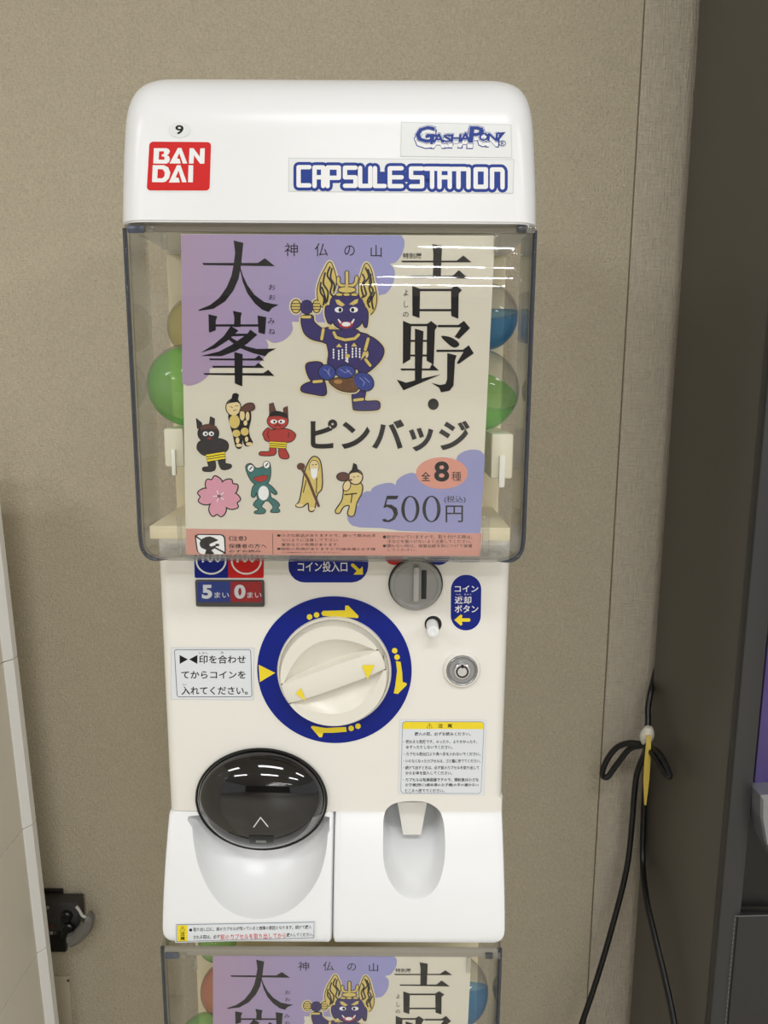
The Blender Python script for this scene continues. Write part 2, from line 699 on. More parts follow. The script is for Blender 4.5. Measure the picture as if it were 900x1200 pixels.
# B
p.poly([(185, 125), (320, 125), (345, 138), (353, 160), (340, 188), (322, 200), (345, 212), (354, 240), (345, 272), (318, 288), (178, 286)], LWHITE, 3,
       hole=[(240, 158), (290, 158), (290, 186), (268, 190), (268, 212), (296, 214), (296, 246), (234, 246)])
p.poly([(350, 286), (438, 122), (474, 122), (536, 286), (490, 286), (452, 178), (428, 232), (455, 238), (468, 286)], LWHITE, 3)
p.poly([(553, 286), (562, 125), (602, 125), (668, 214), (674, 126), (722, 126), (716, 288), (672, 288), (608, 200), (602, 286)], LWHITE, 3)
p.poly([(172, 304), (290, 304), (335, 325), (358, 380), (345, 440), (312, 476), (280, 484), (165, 482)], LWHITE, 3,
       hole=[(226, 345), (278, 348), (300, 380), (296, 420), (272, 442), (220, 442)])
p.poly([(342, 486), (428, 304), (466, 304), (530, 484), (482, 484), (444, 360), (416, 432), (446, 440), (458, 486)], LWHITE, 3)
p.poly([(550, 304), (600, 306), (595, 484), (545, 484)], LWHITE, 3)
o = p.build('logo_sticker', hood); o['label'] = 'red square logo sticker with white letters'

p = Print(HS, .0002)
p.fr(130, 70, 900 / 270)
p.ell(268, 275, 44, 30, STICK, 1)
p.text('9', 252, 256, 284, 292, INK, 2, bold=.025, res=6)
o = p.build('number_sticker', hood); o['label'] = 'small oval number 9 sticker'

p = Print(HS, .0002)
k = 900 / 270
p.fr(335, 140, k)
quadgrid(p, [(10, 150), (892, 156), (888, 290), (10, 282)], FILM, .3)
quadgrid(p, [(13, 153), (889, 159), (885, 287), (13, 279)], STICK, 1)
strokes = {}
top, bot = 187, 258


def LT(ch, x0, x1):
    t, bt, m = top + (x0 - 50) * .012, bot + (x0 - 50) * .008, (top + bot) / 2 + 4
    h = (x1 - x0)
    return {
        'C': [[(x1, t), (x0, t), (x0, bt), (x1, bt)]],
        'A': [[(x0, bt + 2), (x0, t), (x1, t), (x1, bt + 2)], [(x0, m), (x1, m)]],
        'P': [[(x0, bt + 2), (x0, t), (x1, t), (x1, m + 2), (x0, m + 2)]],
        'S': [[(x1, t), (x0, t), (x0, m), (x1, m), (x1, bt), (x0, bt)]],
        'U': [[(x0, t), (x0, bt), (x1, bt), (x1, t)]],
        'L': [[(x0, t), (x0, bt), (x1, bt)]],
        'E': [[(x1, t), (x0, t), (x0, bt), (x1, bt)], [(x0, m), (x1, m)]],
        'T': [[(x0, t), (x1, t)], [((x0 + x1) / 2, t), ((x0 + x1) / 2, bt + 2)]],
        'I': [[(x0, t), (x0, bt + 2)]],
        'O': [[(x0, t), (x1, t), (x1, bt), (x0, bt), (x0, t)]],
        'N': [[(x0, bt + 2), (x0, t), (x1 - 4, t), (x1, t + 6), (x1, bt + 2)]],
    }[ch]


word = [('C', 50, 92), ('A', 112, 146), ('P', 163, 207), ('S', 231, 272), ('U', 290, 330), ('L', 348, 386), ('E', 406, 452),
        ('S', 489, 532), ('T', 545, 597), ('A', 600, 640), ('T', 648, 700), ('I', 713, 713), ('O', 741, 781), ('N', 805, 846)]
for ch, a, b_ in word:
    for st in LT(ch, a, b_):
        p.stroke(st, 41, NAVY, 2)
        p.stroke(st, 17, LWHITE, 3)
p.stroke([(50, 222), (846, 228)], 40, NAVY, 2)
o = p.build('logo_sticker', hood); o['label'] = 'wide sticker with blue and white lettering'

p = Print(HS, .0002)
p.fr(335, 140, k)
quadgrid(p, [(450, 10), (880, 20), (884, 150), (447, 146)], FILM, .3)
quadgrid(p, [(453, 13), (877, 23), (881, 149), (450, 143)], STICK, .6)
let = [('G', 503, 27, 578, 92), ('A', 572, 56, 618, 92), ('S', 612, 58, 648, 90), ('H', 642, 58, 684, 90), ('A', 676, 52, 722, 90), ('P', 712, 28, 770, 92), ('O', 752, 52, 790, 86), ('N', 786, 54, 826, 86)]
for ch, x0, y0, x1, y1 in let:
    p.text(ch, x0 - 8, y0 + 6, x1 + 6, y1 + 24, NAVY, 2, bold=.05, shear=.1)
    p.text(ch, x0 - 4, y0 + 10, x1 + 2, y1 + 20, LWHITE, 3, bold=.035, shear=.1)
    p.text(ch, x0 - 4, y0 - 4, x1 + 4, y1 + 4, NAVY, 4, bold=.06, shear=.1)
    p.text(ch, x0 - 2, y0 - 2, x1 + 2, y1 + 2, LWHITE, 5, bold=.05, shear=.1)
    p.text(ch, x0, y0, x1, y1, NAVY, 6, bold=.03, shear=.1)
p.poly([(545, 62), (592, 60), (594, 68), (576, 70), (574, 98), (564, 98), (566, 70), (545, 72)], NAVY, 7)
p.poly([(812, 54), (858, 50), (826, 88), (820, 80), (838, 60)], NAVY, 6)
p.ring(845, 94, 14, 11, 2.2, NAVY, 7)
p.text('R', 840, 88, 851, 100, NAVY, 7)
o = p.build('logo_sticker', hood); o['label'] = 'sticker with blue bubble lettering'

# ---- clear display case
def case_loop(xl, xr, yf, yb, r, z, ins=0.0):
    o = [(xl + ins, yb)] + arc(xl + ins + r, yf + ins + r, r, 180, 270, 10) + arc(xr - ins - r, yf + ins + r, r, 270, 360, 10) + [(xr - ins, yb)]
    return [(x, y, z) for x, y in o]


TH = .0026
yb_ = YB - .004
outer = [(0, Z_WTOP), (0, Z_WBOT + .016)]
for a in range(1, 7):
    ang = R(90 * a / 6)
    outer.append((.014 * (1 - math.cos(ang)), Z_WBOT + .016 - .016 * math.sin(ang)))
b = MB()
lo = [case_loop(WXL, WXR, YW, yb_, .020, z, ins) for ins, z in outer]
li = [case_loop(WXL, WXR, YW, yb_, .018, max(z, Z_WBOT + TH), ins + TH) for ins, z in outer]
b.loops(lo, CASE, closed=False)
b.loops(li, CASE, closed=False, flip=True)
n = len(lo[0])
b.loops([lo[0], li[0]], CASE, closed=False, flip=True)
for A in (lo, li):
    b.add(A[-1], [list(range(n))], CASE)
for i in (0, n - 1):
    b.loops([[q[i] for q in lo], [q[i] for q in li]], CASE, closed=False)
case = b.build('display_case', M, smooth=50, recalc=False)
case['label'] = 'clear plastic display case'
# rounded bead along the front foot of the case
b = MB()
b.tube([P(u, 652.5, YW - .0006) for u in (186, 260, 340, 420, 500, 590)], .0011, TAB, sub=3)
b.build('foot_bead', case)
# thick moulded corners: tubes added with the dark refraction put into their colour
CORNER = clear('dark_refraction_acrylic', tint=(.42, .45, .52), edge=(.16, .18, .24), power=1.5, gloss=1.2, body=.35, bodycol=(.20, .22, .28))
for sx, X0 in ((1, WXL), (-1, WXR)):
    b = MB()
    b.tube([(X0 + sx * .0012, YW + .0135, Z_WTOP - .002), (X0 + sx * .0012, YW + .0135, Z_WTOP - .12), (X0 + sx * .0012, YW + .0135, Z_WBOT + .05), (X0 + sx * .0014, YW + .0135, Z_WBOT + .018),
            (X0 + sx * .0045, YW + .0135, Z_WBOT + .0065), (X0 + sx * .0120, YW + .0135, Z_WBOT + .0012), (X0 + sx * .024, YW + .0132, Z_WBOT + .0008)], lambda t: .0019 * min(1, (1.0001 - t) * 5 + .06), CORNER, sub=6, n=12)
    b.build('corner_dark_line', case)
# added band, the shade under the hood put into its grey; clear lugs
b = MB()
A, B_ = P(151, 264, YW + .012), P(622, 275, YW + .012)
b.box((A.x, YW + .006, B_.z), (B_.x, YW + .012, A.z + .001), SHADE, .001)
b.build('top_shade_band', case)
for u0, u1, m_ in ((150, 170, mat('smoky_blue_plastic', (70, 76, 92), .2)), (606, 616, mat('smoky_grey_plastic', (58, 60, 66), .2)), (172, 181, TAB), (617, 627, TAB)):
    b = MB()
    A, B_ = P(u0, 264, YW + .006), P(u1, 273.5, YW + .006)
    b.box((A.x, YW + .0035, B_.z), (B_.x, YW + .0055, A.z), m_, .0006)
    b.build('lug', case)
for u, v0, v1 in ((193, 272, 293), (582, 272, 297), (211, 604, 652), (569, 604, 652)):
    b = MB()
    A, B_ = P(u - 3.4, v0, YW + .006), P(u + 3.4, v1, YW + .006)
    b.box((A.x, YW + .0032, B_.z), (B_.x, YW + .0068, A.z), TAB, .0012, 3)
    b.build('lug', case)

# ---- inside of the case
b = MB()
HB = 0.775
b.box((BXL + .004, HB, Z_FLOOR - .03), (BXR - .004, HB + .01, Z_WTOP - .003), IVORY, .003)
b.box((BXL + .01, .664, Z_FLOOR - .004), (BXR - .01, HB + .002, Z_FLOOR), IVORY, .0012)
b.box((BXL + .01, .664, Z_FLOOR - .012), (BXR - .01, .667, Z_FLOOR - .002), IVORY, .001)
hop = b.build('hopper', M); hop['label'] = 'ivory inner hopper'
CR_ = .0362
CL, CRT = P(216, 452, .688), P(560, 458, .688)
CL.x, CRT.x = WXL + TH + .0012 + CR_, WXR - TH - .0012 - CR_
for ua, ub, va, vb in ((192, 217, 506, 547), (576, 600, 506, 561)):
    b = MB()
    A, B_ = P(ua, va, .672), P(ub, vb, .672)
    A.z = (CL if ua < 300 else CRT).z - CR_ - .0004
    b.box((A.x, .670, B_.z), (B_.x, .7745, A.z), mat('pale_ivory', (232, 226, 202), .45), .002)
    A, B_ = P(ua + 9, (va + vb) / 2, .668), P(ua + 15, vb + 10, .668)
    br = b.build('bracket', M)
    b = MB()
    b.box((A.x, .6655, B_.z), (B_.x, .6705, A.z), mat('peg_white', (244, 242, 230), .4), .001)
    b.build('peg', br)

# ---- body and front panel
b = MB()
fl = []
zt = Z_WTOP - .40
ztop = P(392, 640, YB).z + .012
NF = 10
Z_P = P(480, 933.5, YB).z
for ins, z in ((0, Z_P), (0, ztop - .004), (.004, ztop)):
    fl.append(rr_loop(BXL + ins, BXR - ins, YB + ins, .853, .011, .003, z, NF))
b.loops(fl, CREAM, cap0=True, cap1=True)
XS = P(391, 1030, .69).x
fl = []
for z in (Z_STEP, Z_P + .0001):
    o = arc(BXL + .011, YB + .011, .011, 180, 270, NF) + [(XS + .007, YB), (XS + .007, .85), (BXL, .85)]
    fl.append([(x, y, z) for x, y in o])
b.loops(fl, CREAM, cap0=True, cap1=True)
panel = b.build('front_panel', M, smooth=40); panel['label'] = 'white front panel with dial and coin slot'
b = MB()
b.box((BXL + .006, .852, Z_TRAYB + .002), (BXR - .006, 1.02, Z_WTOP - .002), CREAM, .006)
b.build('rear_housing', M)

# ---- trays: sloping lower fronts
def tray_y(z):
    t = min(max((Z_STEP - z) / (Z_STEP - Z_TRAYB), 0), 1)
    return YB - (YB - YT) * (1 - (1 - t) ** 1.55)


TS = on_profile(tray_y)


def star(poly, c, N):
    """poly (x,z) seen from c, sampled at N even directions"""
    out = []
    m_ = len(poly)
    for i in range(N):
        a = 2 * math.pi * i / N
        d = (math.cos(a), math.sin(a))
        best = None
        for j in range(m_):
            x1, z1 = poly[j][0] - c[0], poly[j][1] - c[1]
            x2, z2 = poly[(j + 1) % m_][0] - c[0], poly[(j + 1) % m_][1] - c[1]
            ex, ez = x2 - x1, z2 - z1
            den = d[0] * ez - d[1] * ex
            if abs(den) < 1e-12:
                continue
            t = (x1 * ez - z1 * ex) / den
            s1 = (x1 * d[1] - z1 * d[0]) / den
            if t > 0 and -1e-6 <= s1 <= 1 + 1e-6 and (best is None or t > best):
                best = t
        out.append((c[0] + d[0] * best, c[1] + d[1] * best))
    return out


def rrect_poly(x0, x1, z0, z1, rs, n=6):
    o = []
    for (cx, cz, r, a) in ((x1 - rs[0], z1 - rs[0], rs[0], 0), (x0 + rs[1], z1 - rs[1], rs[1], 90), (x0 + rs[2], z0 + rs[2], rs[2], 180), (x1 - rs[3], z0 + rs[3], rs[3], 270)):
        o += arc(cx, cz, max(r, 1e-5), a, a + 90, n)
    return o


def tray(name, x0, x1, z0, z1, rs, hole_px, surf, yfun, depth, material, N=200, fr=(0, 0, 1), edge=.004):
    hp = [surf(fr[0] + a / fr[2], fr[1] + b_ / fr[2])[0] for a, b_ in hole_px]
    hp = [(q.x, min(max(q.z, z0 + .004), z1 - .0035)) for q in hp]
    hp = [(q.x, q.y) for q in spline([Vector((a, b_, 0)) for a, b_ in hp], 6)]
    hp = [(a, min(b_, z1 - .003)) for a, b_ in hp]
    c = (sum(a for a, _ in hp) / len(hp), sum(b_ for _, b_ in hp) / len(hp))
    H = star(hp, c, N)
    O = star(rrect_poly(x0, x1, z0, z1, rs), c, N)
    mb = MB()
    L = []
    # skirt, rounded edge, face
    E2 = star(rrect_poly(x0 + edge, x1 - edge, z0 + edge, z1, [max(r - edge, .0002) for r in rs]), c, N)
    E1 = star(rrect_poly(x0 + edge * .3, x1 - edge * .3, z0 + edge * .3, z1, [max(r - edge * .3, .0002) for r in rs]), c, N)
    L.append([(x, .853, z) for x, z in O])
    L.append([(x, yfun(z) + edge, z) for x, z in O])
    L.append([(x, yfun(z) + edge * .3, z) for x, z in E1])
    L.append([(x, yfun(z), z) for x, z in E2])
    for k in range(1, 12):
        t = k / 12
        L.append([(e[0] + (h[0] - e[0]) * t, yfun(e[1] + (h[1] - e[1]) * t), e[1] + (h[1] - e[1]) * t) for e, h in zip(E2, H)])
    L.append([(h[0], yfun(h[1]), h[1]) for h in H])
    zb_, zt_ = min(q[1] for q in H), max(q[1] for q in H)
    for s1, dd in depth:
        ring = []
        for h in H:
            x, z = c[0] + (h[0] - c[0]) * s1, c[1] + (h[1] - c[1]) * s1
            g = (z - zb_) / (zt_ - zb_)
            ring.append((x, yfun(h[1]) * s1 + yfun(c[1]) * (1 - s1) + dd(g), z))
        L.append(ring)
    mb.loops(L, material, cap1=True)
    mb.m(CREAM)
    o = mb.build(name, M, smooth=32)
    if z1 > Z_STEP + .002:
        bm = bmesh.new()
        bm.from_mesh(o.data)
        zl = Z_STEP - M['_loc'][2]
        bmesh.ops.bisect_plane(bm, geom=bm.verts[:] + bm.edges[:] + bm.faces[:], plane_co=(0, 0, zl), plane_no=(0, 0, 1))
        for f in bm.faces:
            if f.calc_center_median().z > zl:
                f.material_index = 1
        bm.to_mesh(o.data)
        bm.free()
    return o


XS = P(391, 1030, .69).x
SCOOP = [(214, 402), (216, 470), (226, 560), (250, 660), (300, 765), (365, 838), (440, 876), (520, 889), (600, 877), (680, 840), (748, 775), (800, 690), (828, 590), (838, 500), (838, 402), (530, 396)]
sc_d = [(1 - e, (lambda q: (lambda g: q * 1.25 * (.75 + .25 * min(g * 1.3, 1))))(q)) for e, q in
        ((.012, .0016), (.03, .005), (.06, .010), (.11, .0155), (.18, .021), (.28, .0265), (.40, .031), (.55, .0345), (.7, .0365), (.85, .0375), (.96, .038))]
t1 = tray('tray_cover', P(194.5, 1000, .70).x, XS - .0012, Z_TRAYB, Z_STEP - .0006, (.0008, .003, .012, .003), SCOOP, TS, tray_y, sc_d, WHITE, fr=(170, 850, 900 / 230))
t1['label'] = 'glossy white lower cover with scooped capsule chute'
CUP = [(270, 560), (272, 505), (290, 458), (330, 434), (400, 426), (470, 432), (520, 462), (545, 512), (554, 600), (551, 700), (530, 790), (490, 850), (430, 876), (370, 866), (322, 826), (286, 760), (270, 680)]
cup_d = [(1 - e, (lambda q: (lambda g: q * 2.3 * (.10 + .90 * min(max(g * 1.6, 0), 1))))(q)) for e, q in
         ((.006, .0015), (.02, .006), (.04, .016), (.06, .028), (.09, .038), (.14, .044), (.22, .0475), (.34, .049), (.5, .050), (.7, .050), (.9, .050))]


def right_y(z):
    return tray_y(z) - .0001


RS = on_profile(right_y)
t2 = tray('coin_return_cover', XS, BXR + .0005, Z_TRAYB, Z_P, (.0003, .0003, .003, .012), CUP, RS, right_y, cup_d, WHITE, fr=(380, 830, 900 / 230), edge=.004)
t2['label'] = 'white lower cover with coin return cup'
# flap in the coin cup
b = MB()
fr_ = lambda x, y: (380 + x / 3.913, 830 + y / 3.913)
q = [P(*fr_(*a), YB + .024) for a in ((336, 432), (471, 432), (443, 580), (362, 580))]
q2 = [v + Vector((0, .006, 0)) for v in q]
b.loops([q2, q], CREAM, cap0=True, cap1=True)
b.build('return_flap', t2, smooth=0)
b = MB()
a_ = P(*fr_(390, 622), YB + .038)
b.box((a_.x - .003, a_.y - .003, a_.z - .001), (a_.x + .003, a_.y + .004, a_.z + .001), DGREY, .0005)
b.build('stop_pin', t2)

# ---- smoked door
DC = P(307, 935, YB); DC.y = YB + .002
DR = (.0643, .031, .0530)
b = MB()
loops = []
for j in range(23):
    th = math.pi / 2 * (j / 22) ** 1.15
    loops.append([(DC.x + DR[0] * math.cos(th) * math.cos(2 * math.pi * i / 96), DC.y - DR[1] * math.sin(th) ** .9, DC.z + DR[2] * math.cos(th) * math.sin(2 * math.pi * i / 96)) for i in range(96)])
loops = [[(q[0], q[1] + .014, q[2]) for q in loops[0]]] + loops
b.loops(loops, SMOKE, cap1=True)
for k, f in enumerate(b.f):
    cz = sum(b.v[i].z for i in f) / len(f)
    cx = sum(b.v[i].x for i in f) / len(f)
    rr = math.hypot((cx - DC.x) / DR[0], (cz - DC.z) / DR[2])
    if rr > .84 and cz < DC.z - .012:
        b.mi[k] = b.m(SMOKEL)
door = b.build('outlet_door', M, smooth=50); door['label'] = 'smoked black dome shaped capsule door'
b = MB()
b.tube([(DC.x + (DR[0] + .0012) * math.cos(R(a)), YB - .0035 + .001 * math.sin(R(a)), DC.z + (DR[2] + .0012) * math.sin(R(a))) for a in range(-178, 183, 12)], .0012, BLACK, sub=2, n=8)
b.build('door_rim', door)


def on_dome(u, v):
    d = ray(u, v)
    o = CAM - DC
    A = sum((d[i] / DR[i]) ** 2 for i in range(3))
    B = 2 * sum(d[i] * o[i] / DR[i] ** 2 for i in range(3))
    C = sum((o[i] / DR[i]) ** 2 for i in range(3)) - 1
    t = (-B - math.sqrt(max(B * B - 4 * A * C, 0))) / (2 * A)
    q = CAM + d * t
    n = Vector([(q[i] - DC[i]) / DR[i] ** 2 for i in range(3)]).normalized()
    return q, n


p = Print(on_dome, .0006)
p.stroke([(297.5, 968.5), (305.5, 957.5), (314, 968)], 1.3, mat('etched_grey', (215, 215, 215), .4), 1)
quadgrid(p, [(292, 978.5), (321, 979), (320, 988.5), (293, 988)], mat('recess_dark', (12, 14, 14), .3), 1, 0, 8, 6)
quadgrid(p, [(300, 984), (312, 984), (312, 987), (300, 986.5)], mat('recess_light', (120, 124, 118), .3), 3, 0, 4, 3)
p.build('door_mark', door)

# ---- dial
PX = .753 / 900
DLC = P(392, 786, YB)
p = Print(on_plane(YB), .0004)
N_ = 96
cx, cy = 392, 786
wr = lambda r, i, h: (DLC.x + r * math.cos(2 * math.pi * i / N_), YB - h, DLC.z + r * math.sin(2 * math.pi * i / N_))
mb = p.mb
R1, R0 = .0757, .0545
mb.add([wr(R1, i, .0006) for i in range(N_)] + [wr(R0, i, .0006) for i in range(N_)], [[i, (i + 1) % N_, N_ + (i + 1) % N_, N_ + i] for i in range(N_)], BLUE)
mb.add([wr(R1 + .0006, i, .0003) for i in range(N_)] + [wr(R1, i, .0003) for i in range(N_)], [[i, (i + 1) % N_, N_ + (i + 1) % N_, N_ + i] for i in range(N_)], LWHITE)
p.fr(295, 695, 900 / 195)
for x, y in ((313, 128), (351, 117), (773, 310), (786, 345), (575, 718), (538, 730)):
    p.ell(x, y, 15, 15, YEL, 5)
p.poly([(385, 95), (505, 92), (506, 66), (522, 66), (578, 122), (575, 134), (385, 122), (376, 108)], YEL, 5)
p.poly([(780, 366), (805, 370), (814, 430), (816, 478), (838, 486), (838, 496), (790, 544), (768, 540), (776, 500), (786, 420)], YEL, 5)
p.poly([(510, 722), (514, 748), (440, 754), (388, 754), (380, 778), (366, 778), (320, 724), (326, 716), (400, 728)], YEL, 5)
p.poly([(38, 386), (128, 430), (44, 480)], YEL, 5)
p.ell(446, 709, 7, 7, LWHITE, 5)
dring = p.build('dial_ring', panel); dring['label'] = 'blue ring sticker with yellow arrows'

b = MB()
b.lathe(DLC, [(.0558, 0), (.0558, .0035), (.0550, .005), (.0538, .005), (.0532, .004), (.0532, .0015), (.0530, .0015)], KNOBW, n=96)
b.build('dial_collar', panel)
KR, KH = .0512, .0160
ang = R(21)
ca, sa = math.cos(ang), math.sin(ang)


def kpt(a, bb, h):
    return (DLC.x + a * ca - bb * sa, YB - h, DLC.z + a * sa + bb * ca)


rows = []
NA = 72
for i in range(NA + 1):
    th = math.pi * i / NA
    a = -KR * math.cos(th) * .9995
    Bm = math.sqrt(max(KR * KR - a * a, 1e-9))
    g = min(.0112 * (1 - .12 * (a / KR) ** 2), Bm * .90)
    cc = min(g + .0260 * max(1 - (a / (KR * .93)) ** 2, 0) + .0002, Bm * .95)
    dep = .0138 * max(1 - (a / (KR * .93)) ** 2, 0) ** .5
    row = [(Bm, 0.001), (Bm, KH - .003), (Bm * .992, KH - .001), (Bm * .975, KH)]
    for t in (0, .15, .35, .55, .75, .9, 1):
        bb = cc + (g + .0012 - cc) * t
        row.append((min(bb, Bm * .97), KH - dep * (t ** .85)))
    gh = KH + .0035 * max(1 - (a / KR) ** 6, 0)
    row += [(g, gh - .0012), (g - .0006, gh - .0003), (g - .0015, gh), (0, gh + .0006)]
    full = row + [(-q[0], q[1]) for q in row[::-1][1:]]
    rows.append([kpt(a, q[0], q[1]) for q in full])
b = MB()
b.loops(rows, KNOBW, closed=False)
knob = b.build('dial', panel, smooth=28); knob['label'] = 'white round dial with raised grip'
p = Print(on_plane(YB - KH - .0042), .0003)
p.fr(295, 695, 900 / 195)
p.poly([(595, 390), (665, 388), (627, 466)], YEL, 1)
p.build('dial_arrow', knob)
p = Print(on_plane(YB - KH - .0042), .0003).fr(295, 695, 900 / 195)
p.poly([(238, 542), (266, 512), (293, 584)], YEL, 1)
p.build('dial_arrow', knob)

# ---- coin slot, button, lock
CS = P(487, 684, YB)
r = .0247
b = MB()
b.lathe(CS, [(r + .0015, 0), (r + .0015, .001), (r + .0003, .0012)], BLACK, n=64)
b.lathe(CS, [(r, 0), (r, .006), (r - .001, .0072), (r - .003, .0072), (r - .0042, .0062), (r - .0055, .006)], METAL, n=64)
slot = b.build('coin_slot', panel); slot['label'] = 'round grey metal coin slot'
a1, a2 = P(484.5, 664, YB - .006), P(490.5, 704, YB - .006)
b = MB()
b.box((a1.x, YB - .0095, a2.z), (a2.x, YB - .005, a1.z), mat('slot_bar_grey', (176, 175, 171), .3, metal=.1), .0007)
b.build('slot_bar', slot)
a1, a2 = P(494, 668, YB - .006), P(499.5, 702, YB - .006)
b = MB(); b.box((a1.x, YB - .0066, a2.z), (a2.x, YB - .0045, a1.z), BLACK, .0003)
b.build('slot_opening', slot)
p = Print(on_plane(YB), .0003)
p.ell(462, 652, 11, 10, RED, 1)
p.build('slot_sticker', panel)
p = Print(on_plane(YB), .0003)
p.ell(514, 652, 13, 10, BLUE, 1)
p.build('slot_sticker', panel)

BT = P(507.5, 731, YB)
b = MB()
b.lathe(BT, [(.0082, 0), (.0082, .0006), (.0076, .0008)], BLACK, n=40)
b.lathe(BT, [(.0098, 0), (.0098, .0008), (.0084, .0012), (.0083, .0002)], CREAM, n=40)
d_ = Vector((-.001, 0, -.0012))
loops = []
for rr, h in ((.0058, 0), (.0058, .016), (.0054, .0172), (.0040, .0176), (.0026, .0176), (.0024, .0168)):
    loops.append([(BT.x - .001 + rr * math.cos(2 * math.pi * i / 32), YB - h, BT.z - .0006 - h * .08 + rr * math.sin(2 * math.pi * i / 32)) for i in range(32)])
b.loops(loops, WHITE, cap0=True, cap1=True)
o = b.build('return_button', panel); o['label'] = 'white coin return peg in dark hole'

LK = P(541, 784, YB)
b = MB()
b.lathe(LK, [(.0185, 0), (.0182, .0025), (.0168, .0042), (.0155, .0042), (.0148, .003)], CREAM, n=64)
b.lathe(LK, [(.0150, .0025), (.0150, .0050), (.0143, .0056), (.0136, .0052), (.0124, .0033), (.008, .0032)], mat('lock_cup_grey', (158, 158, 158), .3, metal=.5), n=64)
b.lathe(LK, [(.0080, .0031), (.0080, .0062), (.0074, .0067)], CHROME, n=48)
lock = b.build('key_lock', panel); lock['label'] = 'round chrome key lock'
b = MB()
n = 40
rg = lambda r_, h: [(LK.x + r_ * math.cos(2 * math.pi * i / n), YB - h, LK.z - .0003 + r_ * math.sin(2 * math.pi * i / n)) for i in range(n)]
b.loops([rg(.0062, .0069), rg(.0046, .0069)], BLACK)
b.box((LK.x - .0013, YB - .0070, LK.z + .0035), (LK.x + .0011, YB - .0068, LK.z + .0072), BLACK)
b.build('key_way', lock, smooth=0)

# ---- stickers on the panel
PS = on_plane(YB)
p = Print(PS, .0003).fr(180, 640, 900 / 220)
p.rrect([(195, 40), (362, 40), (362, 152), (197, 152)], 8, BLUE, 1)
p.rrect([(358, 40), (528, 40), (528, 152), (358, 152)], 8, RED, 1)
for c_ in (276, 445):
    p.ring(c_, 70, 74, 66, 8, LWHITE, 2)
p.text('100', 232, 18, 325, 78, LWHITE, 2, bold=.02)
p.text('100', 398, 18, 490, 78, LWHITE, 2, bold=.02)
o = p.build('coin_sticker', panel); o['label'] = 'blue and red coin sticker cut off by the case'
b = MB()
a1, a2 = P(229, 679, YB), P(310.5, 710.5, YB)
b.box((a1.x, YB - .0035, a2.z), (a2.x, YB + .001, a1.z), DGREY, .0018, 3)
cnt = b.build('coin_count_plate', panel); cnt['label'] = 'dark framed plate with coin counts'
p = Print(on_plane(YB - .0035), .0002).fr(180, 640, 900 / 220)
DB = mat('plate_blue', (34, 56, 128), .2)
DRD = mat('plate_red', (150, 26, 34), .2)
p.rrect([(212, 170), (371, 170), (371, 268), (212, 268)], 2, DB, 1)
p.rrect([(369, 170), (519, 170), (519, 268), (369, 268)], 2, DRD, 1)
SIL = mat('plate_silver', (206, 208, 212), .35)
p.text('5', 232, 185, 281, 252, SIL, 2, bold=.045, res=5)
p.text('0', 387, 184, 441, 252, SIL, 2, bold=.045, res=5)
p.text('まい', 292, 220, 362, 248, SIL, 2, bold=.008)
p.text('まい', 449, 220, 518, 248, SIL, 2, bold=.008)
p.build('plate_lettering', cnt)

p = Print(PS, .0003)
p.rrect([(338, 640), (432, 640), (431, 682.5), (338, 682.5)], 19, BLUE, 1)
p.text('コイン投入口', 349, 658, 407, 670, LWHITE, 2, bold=.012)
p.fr(380, 640, 900 / 230)
p.stroke([(130, 86), (158, 112)], 15, YEL, 2)
p.poly([(176, 92), (178, 130), (134, 130), (146, 116), (164, 104)], YEL, 2)
o = p.build('instruction_sticker', panel); o['label'] = 'blue coin entry sticker with yellow arrow'
p = Print(PS, .0003).fr(380, 640, 900 / 230)
p.rrect([(578, 128), (724, 128), (720, 390), (576, 388)], 71, mat('sticker_white_edge', (240, 240, 240), .4), .5, n=10)
p.rrect([(581, 131), (721, 131), (717, 387), (579, 385)], 68.5, BLUE, 1, n=10)
p.text('コイン', 598, 180, 706, 210, LWHITE, 2, bold=.014)
p.text('へん', 602, 217, 628, 225, LWHITE, 2)
p.text('きゃく', 641, 217, 674, 225, LWHITE, 2)
p.text('返却', 598, 230, 674, 264, LWHITE, 2, bold=.014)
p.text('ボタン', 598, 270, 706, 304, LWHITE, 2, bold=.014)
p.stroke([(622, 338), (662, 338)], 16, YEL, 2)
p.poly([(596, 338), (626, 312), (634, 318), (628, 338), (634, 358), (626, 364)], YEL, 2)
o = p.build('instruction_sticker', panel); o['label'] = 'upright blue pill sticker with white writing'

p = Print(PS, .0003).fr(180, 640, 900 / 220)
p.rrect([(84, 484), (484, 486), (480, 738), (84, 734)], 4, FILM, .4)
p.rrect([(87, 487), (481, 489), (477, 735), (87, 731)], 4, STICKB, 1)
p.rrect([(99, 494), (467, 494), (473, 723), (112, 723)], 12, INK, 2, hole=2.6)
p.poly([(125, 521), (165, 542), (126, 564)], INK, 2)
p.poly([(211, 521), (171, 542), (210, 564)], INK, 2)
p.text('印を合わせ', 219, 522, 442, 562, INK, 2, bold=.016)
p.text('しるし', 218, 506, 262, 516, INK, 2)
p.text('あ', 322, 504, 336, 515, INK, 2)
p.text('てからコインを', 133, 598, 442, 634, INK, 2, bold=.016)
p.text('い', 142, 658, 158, 668, INK, 2)
p.text('入れてください。', 134, 672, 452, 712, INK, 2, bold=.016)
o = p.build('instruction_sticker', panel); o['label'] = 'pale rectangular sticker with three lines of writing'

